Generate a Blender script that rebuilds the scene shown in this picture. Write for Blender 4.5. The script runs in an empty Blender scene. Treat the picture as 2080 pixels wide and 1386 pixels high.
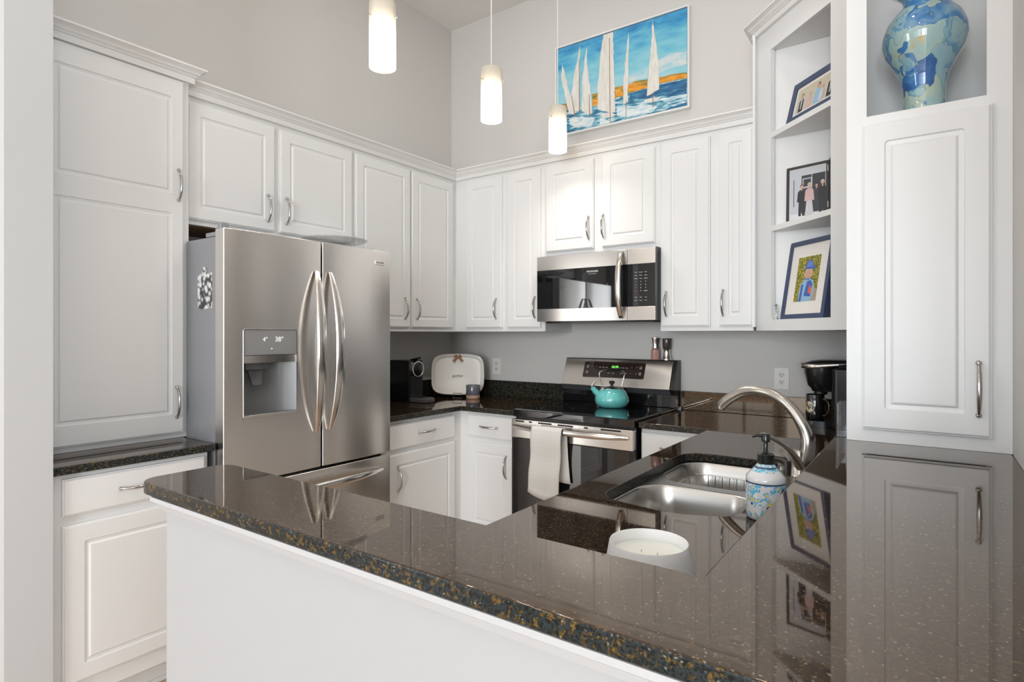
import bpy, bmesh, math, random
from mathutils import Matrix, Vector
random.seed(7)
S = bpy.context.scene
COL = S.collection
PI = math.pi

# ------------------------------------------------------------------ camera
YAW = math.radians(35.4266)
cam_d = bpy.data.cameras.new('camera')
cam = bpy.data.objects.new('camera', cam_d)
COL.objects.link(cam)
cam.location = (3.0055, -3.4213, 1.3572)
cam.rotation_euler = (PI / 2, 0, YAW)
cam_d.sensor_width = 36.0
cam_d.sensor_fit = 'HORIZONTAL'
cam_d.lens = 1196.0 / 2080.0 * 36.0
cam_d.shift_y = -(693.0 - 679.0) / 2080.0
cam_d.clip_start = 0.05
S.camera = cam

# ------------------------------------------------------------------ world, exposure
W = bpy.data.worlds.new('world')
S.world = W
W.use_nodes = True
bg = W.node_tree.nodes['Background']
bg.inputs[0].default_value = (0.80, 0.90, 1.0, 1)
bg.inputs[1].default_value = 2.5
S.view_settings.view_transform = 'Standard'
S.view_settings.look = 'None'
S.view_settings.gamma = 1.0
S.view_settings.exposure = -0.27
S.view_settings.use_curve_mapping = False
S.cycles.max_bounces = 10
S.cycles.diffuse_bounces = 6
S.cycles.glossy_bounces = 6
S.cycles.transmission_bounces = 8
S.cycles.transparent_max_bounces = 12
S.cycles.sample_clamp_indirect = 4.0
S.cycles.use_denoising = True
S.cycles.caustics_reflective = False
S.cycles.caustics_refractive = False

# ------------------------------------------------------------------ lights (daylight through the front windows; side windows and ceiling cans added as fill)
def area(name, loc, rot, sx, sy, power, col, shape='RECTANGLE'):
    d = bpy.data.lights.new(name, 'AREA')
    d.shape = shape
    d.size = sx
    if shape == 'RECTANGLE':
        d.size_y = sy
    d.energy = power
    d.color = col
    o = bpy.data.objects.new(name, d)
    COL.objects.link(o)
    o.location = loc
    o.rotation_euler = rot
    return o
DAY = (0.90, 0.955, 1.0)
WARM = (1.0, 0.965, 0.92)
K_FILL_CAN = 3.4
FRONT_WINDOWS = [(-0.9, 0.3), (0.5, 2.0), (2.2, 3.7), (3.85, 5.3)]            # x ranges in the wall behind the camera
WIN_POWER = [8., 40., 130., 335.]                                            # fitted per window to balance the light in the kitchen
WZ0, WZ1 = .25, 3.05
for (a, b), pw in zip(FRONT_WINDOWS, WIN_POWER):
    area('window_area_light', ((a + b) / 2, -10.02, (WZ0 + WZ1) / 2), (PI / 2, 0, 0), b - a - .1, WZ1 - WZ0 - .1, pw, DAY)
FILL_SIDE_WINDOWS = [(-4.9, -3.3)]              # added window, fill light for the left cabinets; y ranges in the side wall
for a, b in FILL_SIDE_WINDOWS:
    area('window_area_light', (5.52, (a + b) / 2, (WZ0 + WZ1) / 2), (PI / 2, 0, PI / 2), b - a - .1, WZ1 - WZ0 - .1, 58., DAY)
FILL_LEFT_WINDOWS = [(-8.6, -7.0)]  # added window in the unseen left wall, brightens the right wall
for a, b in FILL_LEFT_WINDOWS:
    area('window_area_light', (-2.72, (a + b) / 2, (WZ0 + WZ1) / 2), (PI / 2, 0, -PI / 2), b - a - .1, WZ1 - WZ0 - .1, 90., DAY)
FILL_CANS = [(0.95, -0.95), (2.35, -0.95), (0.95, -2.35), (2.35, -2.25), (0.9, -4.2), (2.4, -4.2)]  # added ceiling cans, out of view, as fill for the kitchen
for x, y in FILL_CANS:
    area('fill_can_light', (x, y, 3.665), (0, 0, 0), .13, .13, K_FILL_CAN, WARM, 'DISK')

# ------------------------------------------------------------------ materials
def nt(name):
    m = bpy.data.materials.new(name)
    m.use_nodes = True
    t = m.node_tree
    return m, t, t.nodes, t.links, t.nodes['Principled BSDF']
def mat(name, col, rough=.5, metal=0., **k):
    m, t, n, l, p = nt(name)
    p.inputs['Base Color'].default_value = (*col, 1)
    p.inputs['Roughness'].default_value = rough
    p.inputs['Metallic'].default_value = metal
    for a, v in k.items():
        p.inputs[a.replace('_', ' ')].default_value = v
    return m
def noise_bump(m, scale, strength, dist=.001, detail=3, stretch=None):
    t = m.node_tree; n = t.nodes; l = t.links
    tc = n.new('ShaderNodeTexCoord'); ns = n.new('ShaderNodeTexNoise')
    ns.inputs['Scale'].default_value = scale; ns.inputs['Detail'].default_value = detail
    src = tc.outputs['Object']
    if stretch:
        mp = n.new('ShaderNodeMapping'); mp.inputs['Scale'].default_value = stretch
        l.new(src, mp.inputs['Vector']); src = mp.outputs['Vector']
    l.new(src, ns.inputs['Vector'])
    b = n.new('ShaderNodeBump'); b.inputs['Strength'].default_value = strength; b.inputs['Distance'].default_value = dist
    l.new(ns.outputs['Fac'], b.inputs['Height'])
    l.new(b.outputs['Normal'], n['Principled BSDF'].inputs['Normal'])
    return m
M = {}
M['white'] = mat('white_cabinet_paint', (.79, .79, .785), .33)
noise_bump(M['white'], 60, .04, .0006)
M['trimw'] = mat('white_trim_paint', (.80, .795, .785), .38)
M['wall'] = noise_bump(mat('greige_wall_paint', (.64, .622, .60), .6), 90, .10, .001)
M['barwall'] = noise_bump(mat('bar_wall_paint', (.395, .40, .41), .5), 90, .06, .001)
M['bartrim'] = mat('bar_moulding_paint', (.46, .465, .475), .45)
M['ceil'] = noise_bump(mat('textured_ceiling_paint', (.80, .79, .77), .8), 45, .8, .004, 6)
M['black'] = mat('black_plastic', (.012, .012, .013), .22)
M['blackmatte'] = mat('matte_black_plastic', (.02, .02, .022), .45)
M['blackglass'] = mat('black_glass', (.006, .006, .007), .03, Coat_Weight=.5, Coat_Roughness=.02)
M['window_dark'] = mat('dark_oven_window', (.010, .009, .009), .02, IOR=1.7)
M['chrome'] = mat('chrome', (.75, .74, .72), .08, 1.)
M['nickel'] = mat('brushed_nickel', (.52, .49, .45), .24, 1.)
M['pull'] = mat('polished_pull_metal', (.50, .48, .46), .16, 1.)
M['grey'] = mat('grey_appliance_side', (.30, .31, .33), .35, .3)
M['darkgrey'] = mat('dark_grey_plastic', (.09, .09, .095), .4)
M['lightgrey'] = mat('light_grey_plastic', (.30, .30, .30), .32, .3)
M['recess'] = mat('grey_dispenser_liner', (.16, .165, .17), .30, .2)
M['turq'] = mat('turquoise_enamel', (.16, .62, .60), .10, Coat_Weight=1.)
M['ceramic'] = mat('white_glazed_ceramic', (.78, .76, .72), .10, Coat_Weight=.6)
M['greyglaze'] = mat('grey_glaze', (.13, .14, .16), .12, Coat_Weight=.5)
M['clay'] = mat('raw_clay', (.55, .36, .25), .7)
M['jute'] = mat('jute_bow', (.42, .22, .12), .9)
M['wax'] = mat('white_wax', (.88, .86, .80), .45, Subsurface_Weight=.2)
M['frost'] = mat('frosted_glass', (.84, .85, .86), .35)
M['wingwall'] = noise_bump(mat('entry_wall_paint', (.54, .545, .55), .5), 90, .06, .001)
M['navy'] = mat('navy_frame_paint', (.045, .065, .13), .4)
M['charcoalf'] = mat('black_frame_paint', (.03, .028, .03), .35)
M['matboard'] = mat('cream_mat_board', (.80, .77, .73), .8)
M['silver'] = mat('tarnished_silver', (.45, .44, .42), .3, 1.)
M['glass'] = mat('clear_glass', (1, 1, 1), .0, Transmission_Weight=1., IOR=1.45)
M['acrylic'] = mat('clear_acrylic', (.95, .96, 1.), .02, Transmission_Weight=1., IOR=1.49)
M['salt'] = noise_bump(mat('pink_salt', (.62, .33, .28), .6, Coat_Weight=1.), 400, 1., .003)
M['pepper'] = noise_bump(mat('peppercorns', (.035, .022, .016), .5, Coat_Weight=1.), 400, 1., .003)
M['outlet'] = mat('white_outlet_plastic', (.80, .79, .77), .3)
M['slot'] = mat('outlet_slot', (.04, .035, .03), .6)
M['ivory'] = mat('ivory_receptacle', (.72, .69, .62), .35)
M['gap'] = mat('dark_gap', (.01, .01, .01), .8)
M['rawwood'] = mat('raw_plywood', (.22, .12, .06), .7)
M['ink'] = mat('printed_ink', (.04, .04, .04), .6)
M['txtw'] = mat('white_print', (.75, .75, .75), .5)
M['txtr'] = mat('red_print', (.6, .06, .05), .5)
M['beige'] = mat('beige_print', (.72, .62, .44), .5)
M['green_led'] = mat('green_display', (0, 0, 0), .5, Emission_Color=(.25, 1., .12, 1), Emission_Strength=2.2)
M['white_led'] = mat('white_display', (0, 0, 0), .5, Emission_Color=(1, 1, .95, 1), Emission_Strength=1.3)
M['panelbrown'] = mat('smoked_control_glass', (.030, .020, .016), .06)
M['bulb'] = mat('lit_bulb', (1, 1, 1), .5, Emission_Color=(1, .86, .66, 1), Emission_Strength=22.)
M['fill_can'] = mat('fill_can_lens', (1, 1, 1), .5, Emission_Color=(1, .92, .8, 1), Emission_Strength=6.)  # glowing lens of the added ceiling cans
M['cord'] = mat('white_cord', (.8, .8, .78), .4)

def steel(name, col=(.80, .77, .74), rough=.25, vertical=True):
    m, t, n, l, p = nt(name)
    p.inputs['Base Color'].default_value = (*col, 1)
    p.inputs['Metallic'].default_value = 1
    tc = n.new('ShaderNodeTexCoord'); mp = n.new('ShaderNodeMapping'); ns = n.new('ShaderNodeTexNoise')
    mp.inputs['Scale'].default_value = (3, 3, 420) if vertical else (420, 420, 3)
    ns.inputs['Scale'].default_value = 1.0; ns.inputs['Detail'].default_value = 2
    l.new(tc.outputs['Object'], mp.inputs['Vector']); l.new(mp.outputs['Vector'], ns.inputs['Vector'])
    mr = n.new('ShaderNodeMapRange'); mr.inputs['To Min'].default_value = rough - .01; mr.inputs['To Max'].default_value = rough + .02
    l.new(ns.outputs['Fac'], mr.inputs['Value']); l.new(mr.outputs['Result'], p.inputs['Roughness'])
    p.inputs['Anisotropic'].default_value = .75
    tg = n.new('ShaderNodeTangent'); tg.direction_type = 'RADIAL'; tg.axis = 'Z'
    l.new(tg.outputs['Tangent'], p.inputs['Tangent'])
    p.inputs['Anisotropic Rotation'].default_value = .25 if vertical else 0.
    return m
M['steel'] = steel('brushed_stainless_steel')
M['sinksteel'] = mat('satin_sink_steel', (.60, .59, .57), .26, 1.)
M['steelplain'] = mat('plain_stainless_steel', (.72, .69, .66), .18, 1.)

def ramp(n, stops, interp='LINEAR'):
    r = n.new('ShaderNodeValToRGB'); e = r.color_ramp.elements; r.color_ramp.interpolation = interp
    while len(e) < len(stops): e.new(.5)
    for i, (pos, c) in enumerate(stops):
        e[i].position = pos; e[i].color = (*c, 1)
    return r
def granite(name='dark_brown_granite', edge=False):
    m, t, n, l, p = nt(name)
    tc = n.new('ShaderNodeTexCoord')
    warp = n.new('ShaderNodeTexNoise'); warp.inputs['Scale'].default_value = 35; warp.inputs['Detail'].default_value = 3
    l.new(tc.outputs['Object'], warp.inputs['Vector'])
    mx = n.new('ShaderNodeMix'); mx.data_type = 'VECTOR'; mx.inputs[0].default_value = .018
    l.new(tc.outputs['Object'], mx.inputs[4]); l.new(warp.outputs['Color'], mx.inputs[5])
    def noise(sc, det, loc, dist=0.):
        mp = n.new('ShaderNodeMapping'); mp.inputs['Location'].default_value = loc; l.new(mx.outputs[1], mp.inputs['Vector'])
        q = n.new('ShaderNodeTexNoise'); q.inputs['Scale'].default_value = sc; q.inputs['Detail'].default_value = det; q.inputs['Distortion'].default_value = dist
        l.new(mp.outputs['Vector'], q.inputs['Vector']); return q.outputs['Fac']
    if edge: base = [(.30, (.003, .004, .005)), (.42, (.006, .009, .010)), (.52, (.022, .034, .038)), (.57, (.010, .014, .015)), (.70, (.004, .005, .005))]
    else: base = [(.32, (.003, .002, .002)), (.44, (.010, .006, .004)), (.53, (.045, .028, .016)), (.60, (.016, .011, .008)), (.70, (.005, .005, .005))]
    r = ramp(n, base); l.new(noise(170 if edge else 230, 6, (0, 0, 0), .2), r.inputs[0])
    gold = ramp(n, [(.53, (0, 0, 0)), (.62, (1, 1, 1))]); l.new(noise(135 if edge else 190, 6, (5.3, 1.1, 2.7), .3), gold.inputs[0])
    gc = ramp(n, [(.35, (.030, .018, .006)), (.60, (.14, .085, .022))] if edge else [(.35, (.035, .018, .008)), (.62, (.11, .065, .030))]); l.new(noise(300, 2, (1.3, 4.1, .7)), gc.inputs[0])
    m1 = n.new('ShaderNodeMix'); m1.data_type = 'RGBA'; l.new(gold.outputs[0], m1.inputs[0]); l.new(r.outputs[0], m1.inputs[6]); l.new(gc.outputs[0], m1.inputs[7])
    v2 = n.new('ShaderNodeTexVoronoi'); v2.inputs['Scale'].default_value = 180; l.new(mx.outputs[1], v2.inputs['Vector'])
    sp2 = n.new('ShaderNodeSeparateColor'); l.new(v2.outputs['Color'], sp2.inputs[0])
    a = ramp(n, [(.06, (1, 1, 1)), (.30, (0, 0, 0))]); l.new(v2.outputs['Distance'], a.inputs[0])
    b = n.new('ShaderNodeMath'); b.operation = 'GREATER_THAN'; b.inputs[1].default_value = .74; l.new(sp2.outputs[1], b.inputs[0])
    c = n.new('ShaderNodeMath'); c.operation = 'MULTIPLY'; l.new(a.outputs[0], c.inputs[0]); l.new(b.outputs[0], c.inputs[1])
    m2 = n.new('ShaderNodeMix'); m2.data_type = 'RGBA'; l.new(c.outputs[0], m2.inputs[0]); l.new(m1.outputs[2], m2.inputs[6]); m2.inputs[7].default_value = (.26, .24, .20, 1)
    l.new(m2.outputs[2], p.inputs['Base Color'])
    p.inputs['Roughness'].default_value = .22 if edge else .03
    p.inputs['IOR'].default_value = 1.4 if edge else 1.92
    if not edge: p.inputs['Specular Tint'].default_value = (1, .78, .60, 1)  # warm tint painted in for the warm light of the kitchen reflections
    return m
M['granite'] = granite()
M['granite_edge'] = granite('dulled_granite_edge', True)  # duller, darker granite copy that paints in the dark reflections of upright faces

def wood_floor():
    m, t, n, l, p = nt('light_oak_floor')
    tc = n.new('ShaderNodeTexCoord'); br = n.new('ShaderNodeTexBrick')
    br.inputs['Scale'].default_value = 1.; br.inputs['Brick Width'].default_value = 1.1; br.inputs['Row Height'].default_value = .12
    br.inputs['Mortar Size'].default_value = .0015
    br.inputs['Color1'].default_value = (.60, .46, .34, 1); br.inputs['Color2'].default_value = (.52, .39, .28, 1); br.inputs['Mortar'].default_value = (.12, .07, .04, 1)
    l.new(tc.outputs['Object'], br.inputs['Vector'])
    mp = n.new('ShaderNodeMapping'); mp.inputs['Scale'].default_value = (2, 40, 1); l.new(tc.outputs['Object'], mp.inputs['Vector'])
    ns = n.new('ShaderNodeTexNoise'); ns.inputs['Scale'].default_value = 2; ns.inputs['Detail'].default_value = 5; l.new(mp.outputs['Vector'], ns.inputs['Vector'])
    mx = n.new('ShaderNodeMix'); mx.data_type = 'RGBA'; mx.blend_type = 'MULTIPLY'; mx.inputs[0].default_value = .5
    r = ramp(n, [(.3, (.7, .62, .55)), (.7, (1.1, 1.05, 1.))]); l.new(ns.outputs['Fac'], r.inputs[0])
    l.new(br.outputs['Color'], mx.inputs[6]); l.new(r.outputs[0], mx.inputs[7]); l.new(mx.outputs[2], p.inputs['Base Color'])
    p.inputs['Roughness'].default_value = .3
    return m
M['floor'] = wood_floor()

def marbled_vase():
    m, t, n, l, p = nt('marbled_blue_glass')
    tc = n.new('ShaderNodeTexCoord')
    wn = n.new('ShaderNodeTexNoise'); wn.inputs['Scale'].default_value = 9; wn.inputs['Detail'].default_value = 3; l.new(tc.outputs['Object'], wn.inputs['Vector'])
    mv = n.new('ShaderNodeMix'); mv.data_type = 'VECTOR'; mv.inputs[0].default_value = .20
    l.new(tc.outputs['Object'], mv.inputs[4]); l.new(wn.outputs['Color'], mv.inputs[5])
    v = n.new('ShaderNodeTexVoronoi'); v.inputs['Scale'].default_value = 17; l.new(mv.outputs[1], v.inputs['Vector'])
    sp = n.new('ShaderNodeSeparateColor'); l.new(v.outputs['Color'], sp.inputs[0])
    r = ramp(n, [(0, (.02, .11, .36)), (.16, (.05, .22, .52)), (.28, (.28, .48, .56)), (.6, (.38, .57, .57)), (.78, (.48, .58, .46)), (.94, (.34, .52, .56)), (1., (.12, .34, .56))])
    cloud = n.new('ShaderNodeTexNoise'); cloud.inputs['Scale'].default_value = 16; cloud.inputs['Detail'].default_value = 5; l.new(mv.outputs[1], cloud.inputs['Vector'])
    ad = n.new('ShaderNodeMath'); ad.operation = 'MULTIPLY_ADD'; ad.inputs[1].default_value = .7; ad.inputs[2].default_value = -.34
    l.new(cloud.outputs['Fac'], ad.inputs[0])
    ad2 = n.new('ShaderNodeMath'); ad2.operation = 'ADD'; l.new(ad.outputs[0], ad2.inputs[0]); l.new(sp.outputs[0], ad2.inputs[1])
    l.new(ad2.outputs[0], r.inputs[0])
    ve = n.new('ShaderNodeTexVoronoi'); ve.feature = 'DISTANCE_TO_EDGE'; ve.inputs['Scale'].default_value = 17; l.new(mv.outputs[1], ve.inputs['Vector'])
    re = ramp(n, [(0, (1, 1, 1)), (.014, (0, 0, 0))]); l.new(ve.outputs['Distance'], re.inputs[0])
    m1 = n.new('ShaderNodeMix'); m1.data_type = 'RGBA'; l.new(re.outputs[0], m1.inputs[0]); l.new(r.outputs[0], m1.inputs[6]); m1.inputs[7].default_value = (.02, .10, .20, 1)
    gn = n.new('ShaderNodeTexNoise'); gn.inputs['Scale'].default_value = 11; gn.inputs['Detail'].default_value = 2
    mo = n.new('ShaderNodeMapping'); mo.inputs['Location'].default_value = (3.1, 1.7, .4); l.new(tc.outputs['Object'], mo.inputs['Vector']); l.new(mo.outputs['Vector'], gn.inputs['Vector'])
    rg = ramp(n, [(.68, (0, 0, 0)), (.74, (1, 1, 1))]); l.new(gn.outputs['Fac'], rg.inputs[0])
    m2 = n.new('ShaderNodeMix'); m2.data_type = 'RGBA'; l.new(rg.outputs[0], m2.inputs[0]); l.new(m1.outputs[2], m2.inputs[6]); m2.inputs[7].default_value = (.60, .42, .06, 1)
    l.new(m2.outputs[2], p.inputs['Base Color'])
    p.inputs['Roughness'].default_value = .05; p.inputs['Coat Weight'].default_value = 1.
    return m
M['vase'] = marbled_vase()

def shade_mat():
    m = bpy.data.materials.new('frosted_pendant_glass'); m.use_nodes = True
    t = m.node_tree; n = t.nodes; l = t.links; n.clear()
    o = n.new('ShaderNodeOutputMaterial')
    tr = n.new('ShaderNodeBsdfTranslucent'); tr.inputs[0].default_value = (.62, .60, .565, 1)
    df = n.new('ShaderNodeBsdfPrincipled'); df.inputs['Base Color'].default_value = (.85, .84, .80, 1); df.inputs['Roughness'].default_value = .35
    tp = n.new('ShaderNodeBsdfTransparent'); tp.inputs[0].default_value = (1, .97, .92, 1)
    a = n.new('ShaderNodeMixShader'); a.inputs[0].default_value = .35; l.new(tr.outputs[0], a.inputs[1]); l.new(df.outputs[0], a.inputs[2])
    b = n.new('ShaderNodeMixShader'); b.inputs[0].default_value = .18; l.new(a.outputs[0], b.inputs[1]); l.new(tp.outputs[0], b.inputs[2])
    l.new(b.outputs[0], o.inputs[0])
    return m
M['shade'] = shade_mat()
def speckled_glass():
    m = bpy.data.materials.new('speckled_clear_glass'); m.use_nodes = True
    t = m.node_tree; n = t.nodes; l = t.links; n.clear()
    o = n.new('ShaderNodeOutputMaterial')
    tp = n.new('ShaderNodeBsdfTransparent'); tp.inputs[0].default_value = (.93, .94, .94, 1)
    p = n.new('ShaderNodeBsdfPrincipled'); p.inputs['Base Color'].default_value = (.75, .74, .72, 1); p.inputs['Roughness'].default_value = .12
    tc = n.new('ShaderNodeTexCoord'); v = n.new('ShaderNodeTexVoronoi'); v.inputs['Scale'].default_value = 95; l.new(tc.outputs['Object'], v.inputs['Vector'])
    r = ramp(n, [(0, (1, 1, 1)), (.16, (.95, .95, .95)), (.24, (.34, .34, .34))]); l.new(v.outputs['Distance'], r.inputs[0])
    mx = n.new('ShaderNodeMixShader'); l.new(r.outputs[0], mx.inputs[0]); l.new(tp.outputs[0], mx.inputs[1]); l.new(p.outputs[0], mx.inputs[2])
    l.new(mx.outputs[0], o.inputs[0])
    return m
M['speckle'] = speckled_glass()
def towel_mat():
    m, t, n, l, p = nt('white_checked_towel_cloth')
    tc = n.new('ShaderNodeTexCoord'); br = n.new('ShaderNodeTexBrick')
    br.offset = 0; br.inputs['Scale'].default_value = 1; br.inputs['Brick Width'].default_value = .022; br.inputs['Row Height'].default_value = .022; br.inputs['Mortar Size'].default_value = .0007
    br.inputs['Color1'].default_value = (.78, .77, .74, 1); br.inputs['Color2'].default_value = (.78, .77, .74, 1); br.inputs['Mortar'].default_value = (.70, .685, .65, 1)
    mp = n.new('ShaderNodeMapping'); mp.inputs['Rotation'].default_value = (PI / 2, 0, 0)
    l.new(tc.outputs['Object'], mp.inputs['Vector']); l.new(mp.outputs['Vector'], br.inputs['Vector']); l.new(br.outputs['Color'], p.inputs['Base Color'])
    p.inputs['Roughness'].default_value = .95
    return m
M['towel'] = towel_mat()
def sky_paint():
    m, t, n, l, p = nt('painted_sky_canvas')
    tc = n.new('ShaderNodeTexCoord'); mp = n.new('ShaderNodeMapping'); mp.inputs['Scale'].default_value = (2, 1, 6); mp.inputs['Rotation'].default_value = (0, .35, 0)
    ns = n.new('ShaderNodeTexNoise'); ns.inputs['Scale'].default_value = 3; ns.inputs['Detail'].default_value = 7
    l.new(tc.outputs['Object'], mp.inputs['Vector']); l.new(mp.outputs['Vector'], ns.inputs['Vector'])
    sx = n.new('ShaderNodeSeparateXYZ'); l.new(tc.outputs['Object'], sx.inputs[0])
    a = n.new('ShaderNodeMath'); a.operation = 'MULTIPLY_ADD'; a.inputs[1].default_value = 1.5; a.inputs[2].default_value = .0; l.new(sx.outputs['Z'], a.inputs[0])
    b = n.new('ShaderNodeMath'); b.operation = 'MULTIPLY_ADD'; b.inputs[1].default_value = .9; b.inputs[2].default_value = -.42; l.new(ns.outputs['Fac'], b.inputs[0])
    c = n.new('ShaderNodeMath'); c.operation = 'ADD'; l.new(a.outputs[0], c.inputs[0]); l.new(b.outputs[0], c.inputs[1])
    r = ramp(n, [(.12, (.45, .62, .66)), (.42, (.28, .58, .66)), (.66, (.16, .50, .64)), (.86, (.05, .33, .58)), (1, (.02, .20, .45))])
    l.new(c.outputs[0], r.inputs[0]); l.new(r.outputs[0], p.inputs['Base Color']); p.inputs['Roughness'].default_value = .5
    return m
M['sky'] = sky_paint()
def brushed_paint(name, stops, scale=(3, 1, 14), rot=-.12):
    m, t, n, l, p = nt(name)
    tc = n.new('ShaderNodeTexCoord'); mp = n.new('ShaderNodeMapping'); mp.inputs['Scale'].default_value = scale; mp.inputs['Rotation'].default_value = (0, rot, 0)
    ns = n.new('ShaderNodeTexNoise'); ns.inputs['Scale'].default_value = 4; ns.inputs['Detail'].default_value = 6; ns.inputs['Distortion'].default_value = .6
    l.new(tc.outputs['Object'], mp.inputs['Vector']); l.new(mp.outputs['Vector'], ns.inputs['Vector'])
    r = ramp(n, stops); l.new(ns.outputs['Fac'], r.inputs[0]); l.new(r.outputs[0], p.inputs['Base Color']); p.inputs['Roughness'].default_value = .5
    return m
M['p_sea'] = brushed_paint('painted_sea', [(.36, (.02, .10, .20)), (.46, (.05, .25, .38)), (.54, (.22, .48, .58)), (.62, (.68, .74, .74)), (.75, (.75, .78, .76))])
M['p_deep'] = brushed_paint('painted_deep_water', [(.3, (.01, .05, .14)), (.55, (.02, .14, .30)), (.75, (.08, .32, .46))])
M['p_land'] = brushed_paint('painted_shore', [(.3, (.10, .10, .02)), (.5, (.32, .24, .04)), (.6, (.60, .26, .02)), (.75, (.75, .45, .10))])
M['p_orange'] = brushed_paint('painted_orange_strokes', [(.3, (.60, .20, .01)), (.55, (.80, .33, .02)), (.75, (.85, .50, .10))])
M['p_sail'] = brushed_paint('painted_sail', [(.3, (.66, .62, .56)), (.6, (.76, .73, .68)), (.8, (.80, .78, .74))], (14, 1, 3), 0)
M['p_foam'] = brushed_paint('painted_foam', [(.35, (.30, .52, .60)), (.5, (.66, .74, .76)), (.7, (.80, .81, .79))])
M['p_mast'] = mat('painted_mast', (.30, .17, .10), .5)
M['p_cloud'] = brushed_paint('painted_cloud', [(.3, (.26, .56, .66)), (.5, (.50, .64, .68)), (.68, (.68, .68, .64))], (3, 1, 8), .3)
M['bottle'] = None
def bottle_mat():
    m, t, n, l, p = nt('painted_ceramic_bottle')
    tc = n.new('ShaderNodeTexCoord'); sx = n.new('ShaderNodeSeparateXYZ'); l.new(tc.outputs['Object'], sx.inputs[0])
    v = n.new('ShaderNodeTexVoronoi'); v.inputs['Scale'].default_value = 42; l.new(tc.outputs['Object'], v.inputs['Vector'])
    ns = n.new('ShaderNodeTexNoise'); ns.inputs['Scale'].default_value = 30; ns.inputs['Detail'].default_value = 4; ns.inputs['Distortion'].default_value = 2.; l.new(tc.outputs['Object'], ns.inputs['Vector'])
    r = ramp(n, [(0, (.74, .75, .78)), (.47, (.74, .75, .78)), (.49, (.10, .48, .70)), (.56, (.18, .60, .78)), (.575, (.74, .75, .78)), (.60, (.74, .75, .78)), (.61, (.78, .42, .03)), (.64, (.85, .66, .05))], 'CONSTANT')
    l.new(ns.outputs['Fac'], r.inputs[0])
    sp = n.new('ShaderNodeSeparateColor'); l.new(v.outputs['Color'], sp.inputs[0])
    g = n.new('ShaderNodeMath'); g.operation = 'GREATER_THAN'; g.inputs[1].default_value = .68; l.new(sp.outputs[0], g.inputs[0])
    d = n.new('ShaderNodeMath'); d.operation = 'LESS_THAN'; d.inputs[1].default_value = .33; l.new(v.outputs['Distance'], d.inputs[0])
    e = n.new('ShaderNodeMath'); e.operation = 'MULTIPLY'; l.new(g.outputs[0], e.inputs[0]); l.new(d.outputs[0], e.inputs[1])
    m1 = n.new('ShaderNodeMix'); m1.data_type = 'RGBA'; l.new(e.outputs[0], m1.inputs[0]); l.new(r.outputs[0], m1.inputs[6]); m1.inputs[7].default_value = (.01, .03, .22, 1)
    # plain white shoulder with a blue band by height
    rb = ramp(n, [(0, (0, 0, 0)), (.093, (1, 1, 1)), (.104, (0, 0, 0)), (.125, (0, 0, 0))], 'CONSTANT')
    l.new(sx.outputs['Z'], rb.inputs[0])
    wb = ramp(n, [(0, (0, 0, 0)), (.083, (1, 1, 1)), (.112, (0, 0, 0))], 'CONSTANT'); l.new(sx.outputs['Z'], wb.inputs[0])
    m2 = n.new('ShaderNodeMix'); m2.data_type = 'RGBA'; l.new(wb.outputs[0], m2.inputs[0]); l.new(m1.outputs[2], m2.inputs[6]); m2.inputs[7].default_value = (.76, .76, .78, 1)
    bb = ramp(n, [(0, (0, 0, 0)), (.0845, (1, 1, 1)), (.0885, (0, 0, 0)), (.1195, (1, 1, 1)), (.1215, (0, 0, 0))], 'CONSTANT'); l.new(sx.outputs['Z'], bb.inputs[0])
    m3 = n.new('ShaderNodeMix'); m3.data_type = 'RGBA'; l.new(bb.outputs[0], m3.inputs[0]); l.new(m2.outputs[2], m3.inputs[6]); m3.inputs[7].default_value = (.05, .08, .16, 1)
    l.new(m3.outputs[2], p.inputs['Base Color']); p.inputs['Roughness'].default_value = .12; p.inputs['Coat Weight'].default_value = .8
    return m
M['bottle'] = bottle_mat()

# ------------------------------------------------------------------ geometry helpers
WM = {}                                    # world matrix of every object built here
def T_id(u, d, z): return (u, d, z)
def T_left(x0): return lambda u, d, z: (x0 + d, u, z)          # a face looking at +x; u runs along world y
def T_back(y0): return lambda u, d, z: (u, y0 - d, z)          # a face looking at -y; u runs along world x
def T_diag(x0, y0):                                            # a face looking at (-1,-1); u runs along (1,-1)
    r = math.sqrt(.5)
    return lambda u, d, z: (x0 + r * u - r * d, y0 - r * u - r * d, z)

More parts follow.
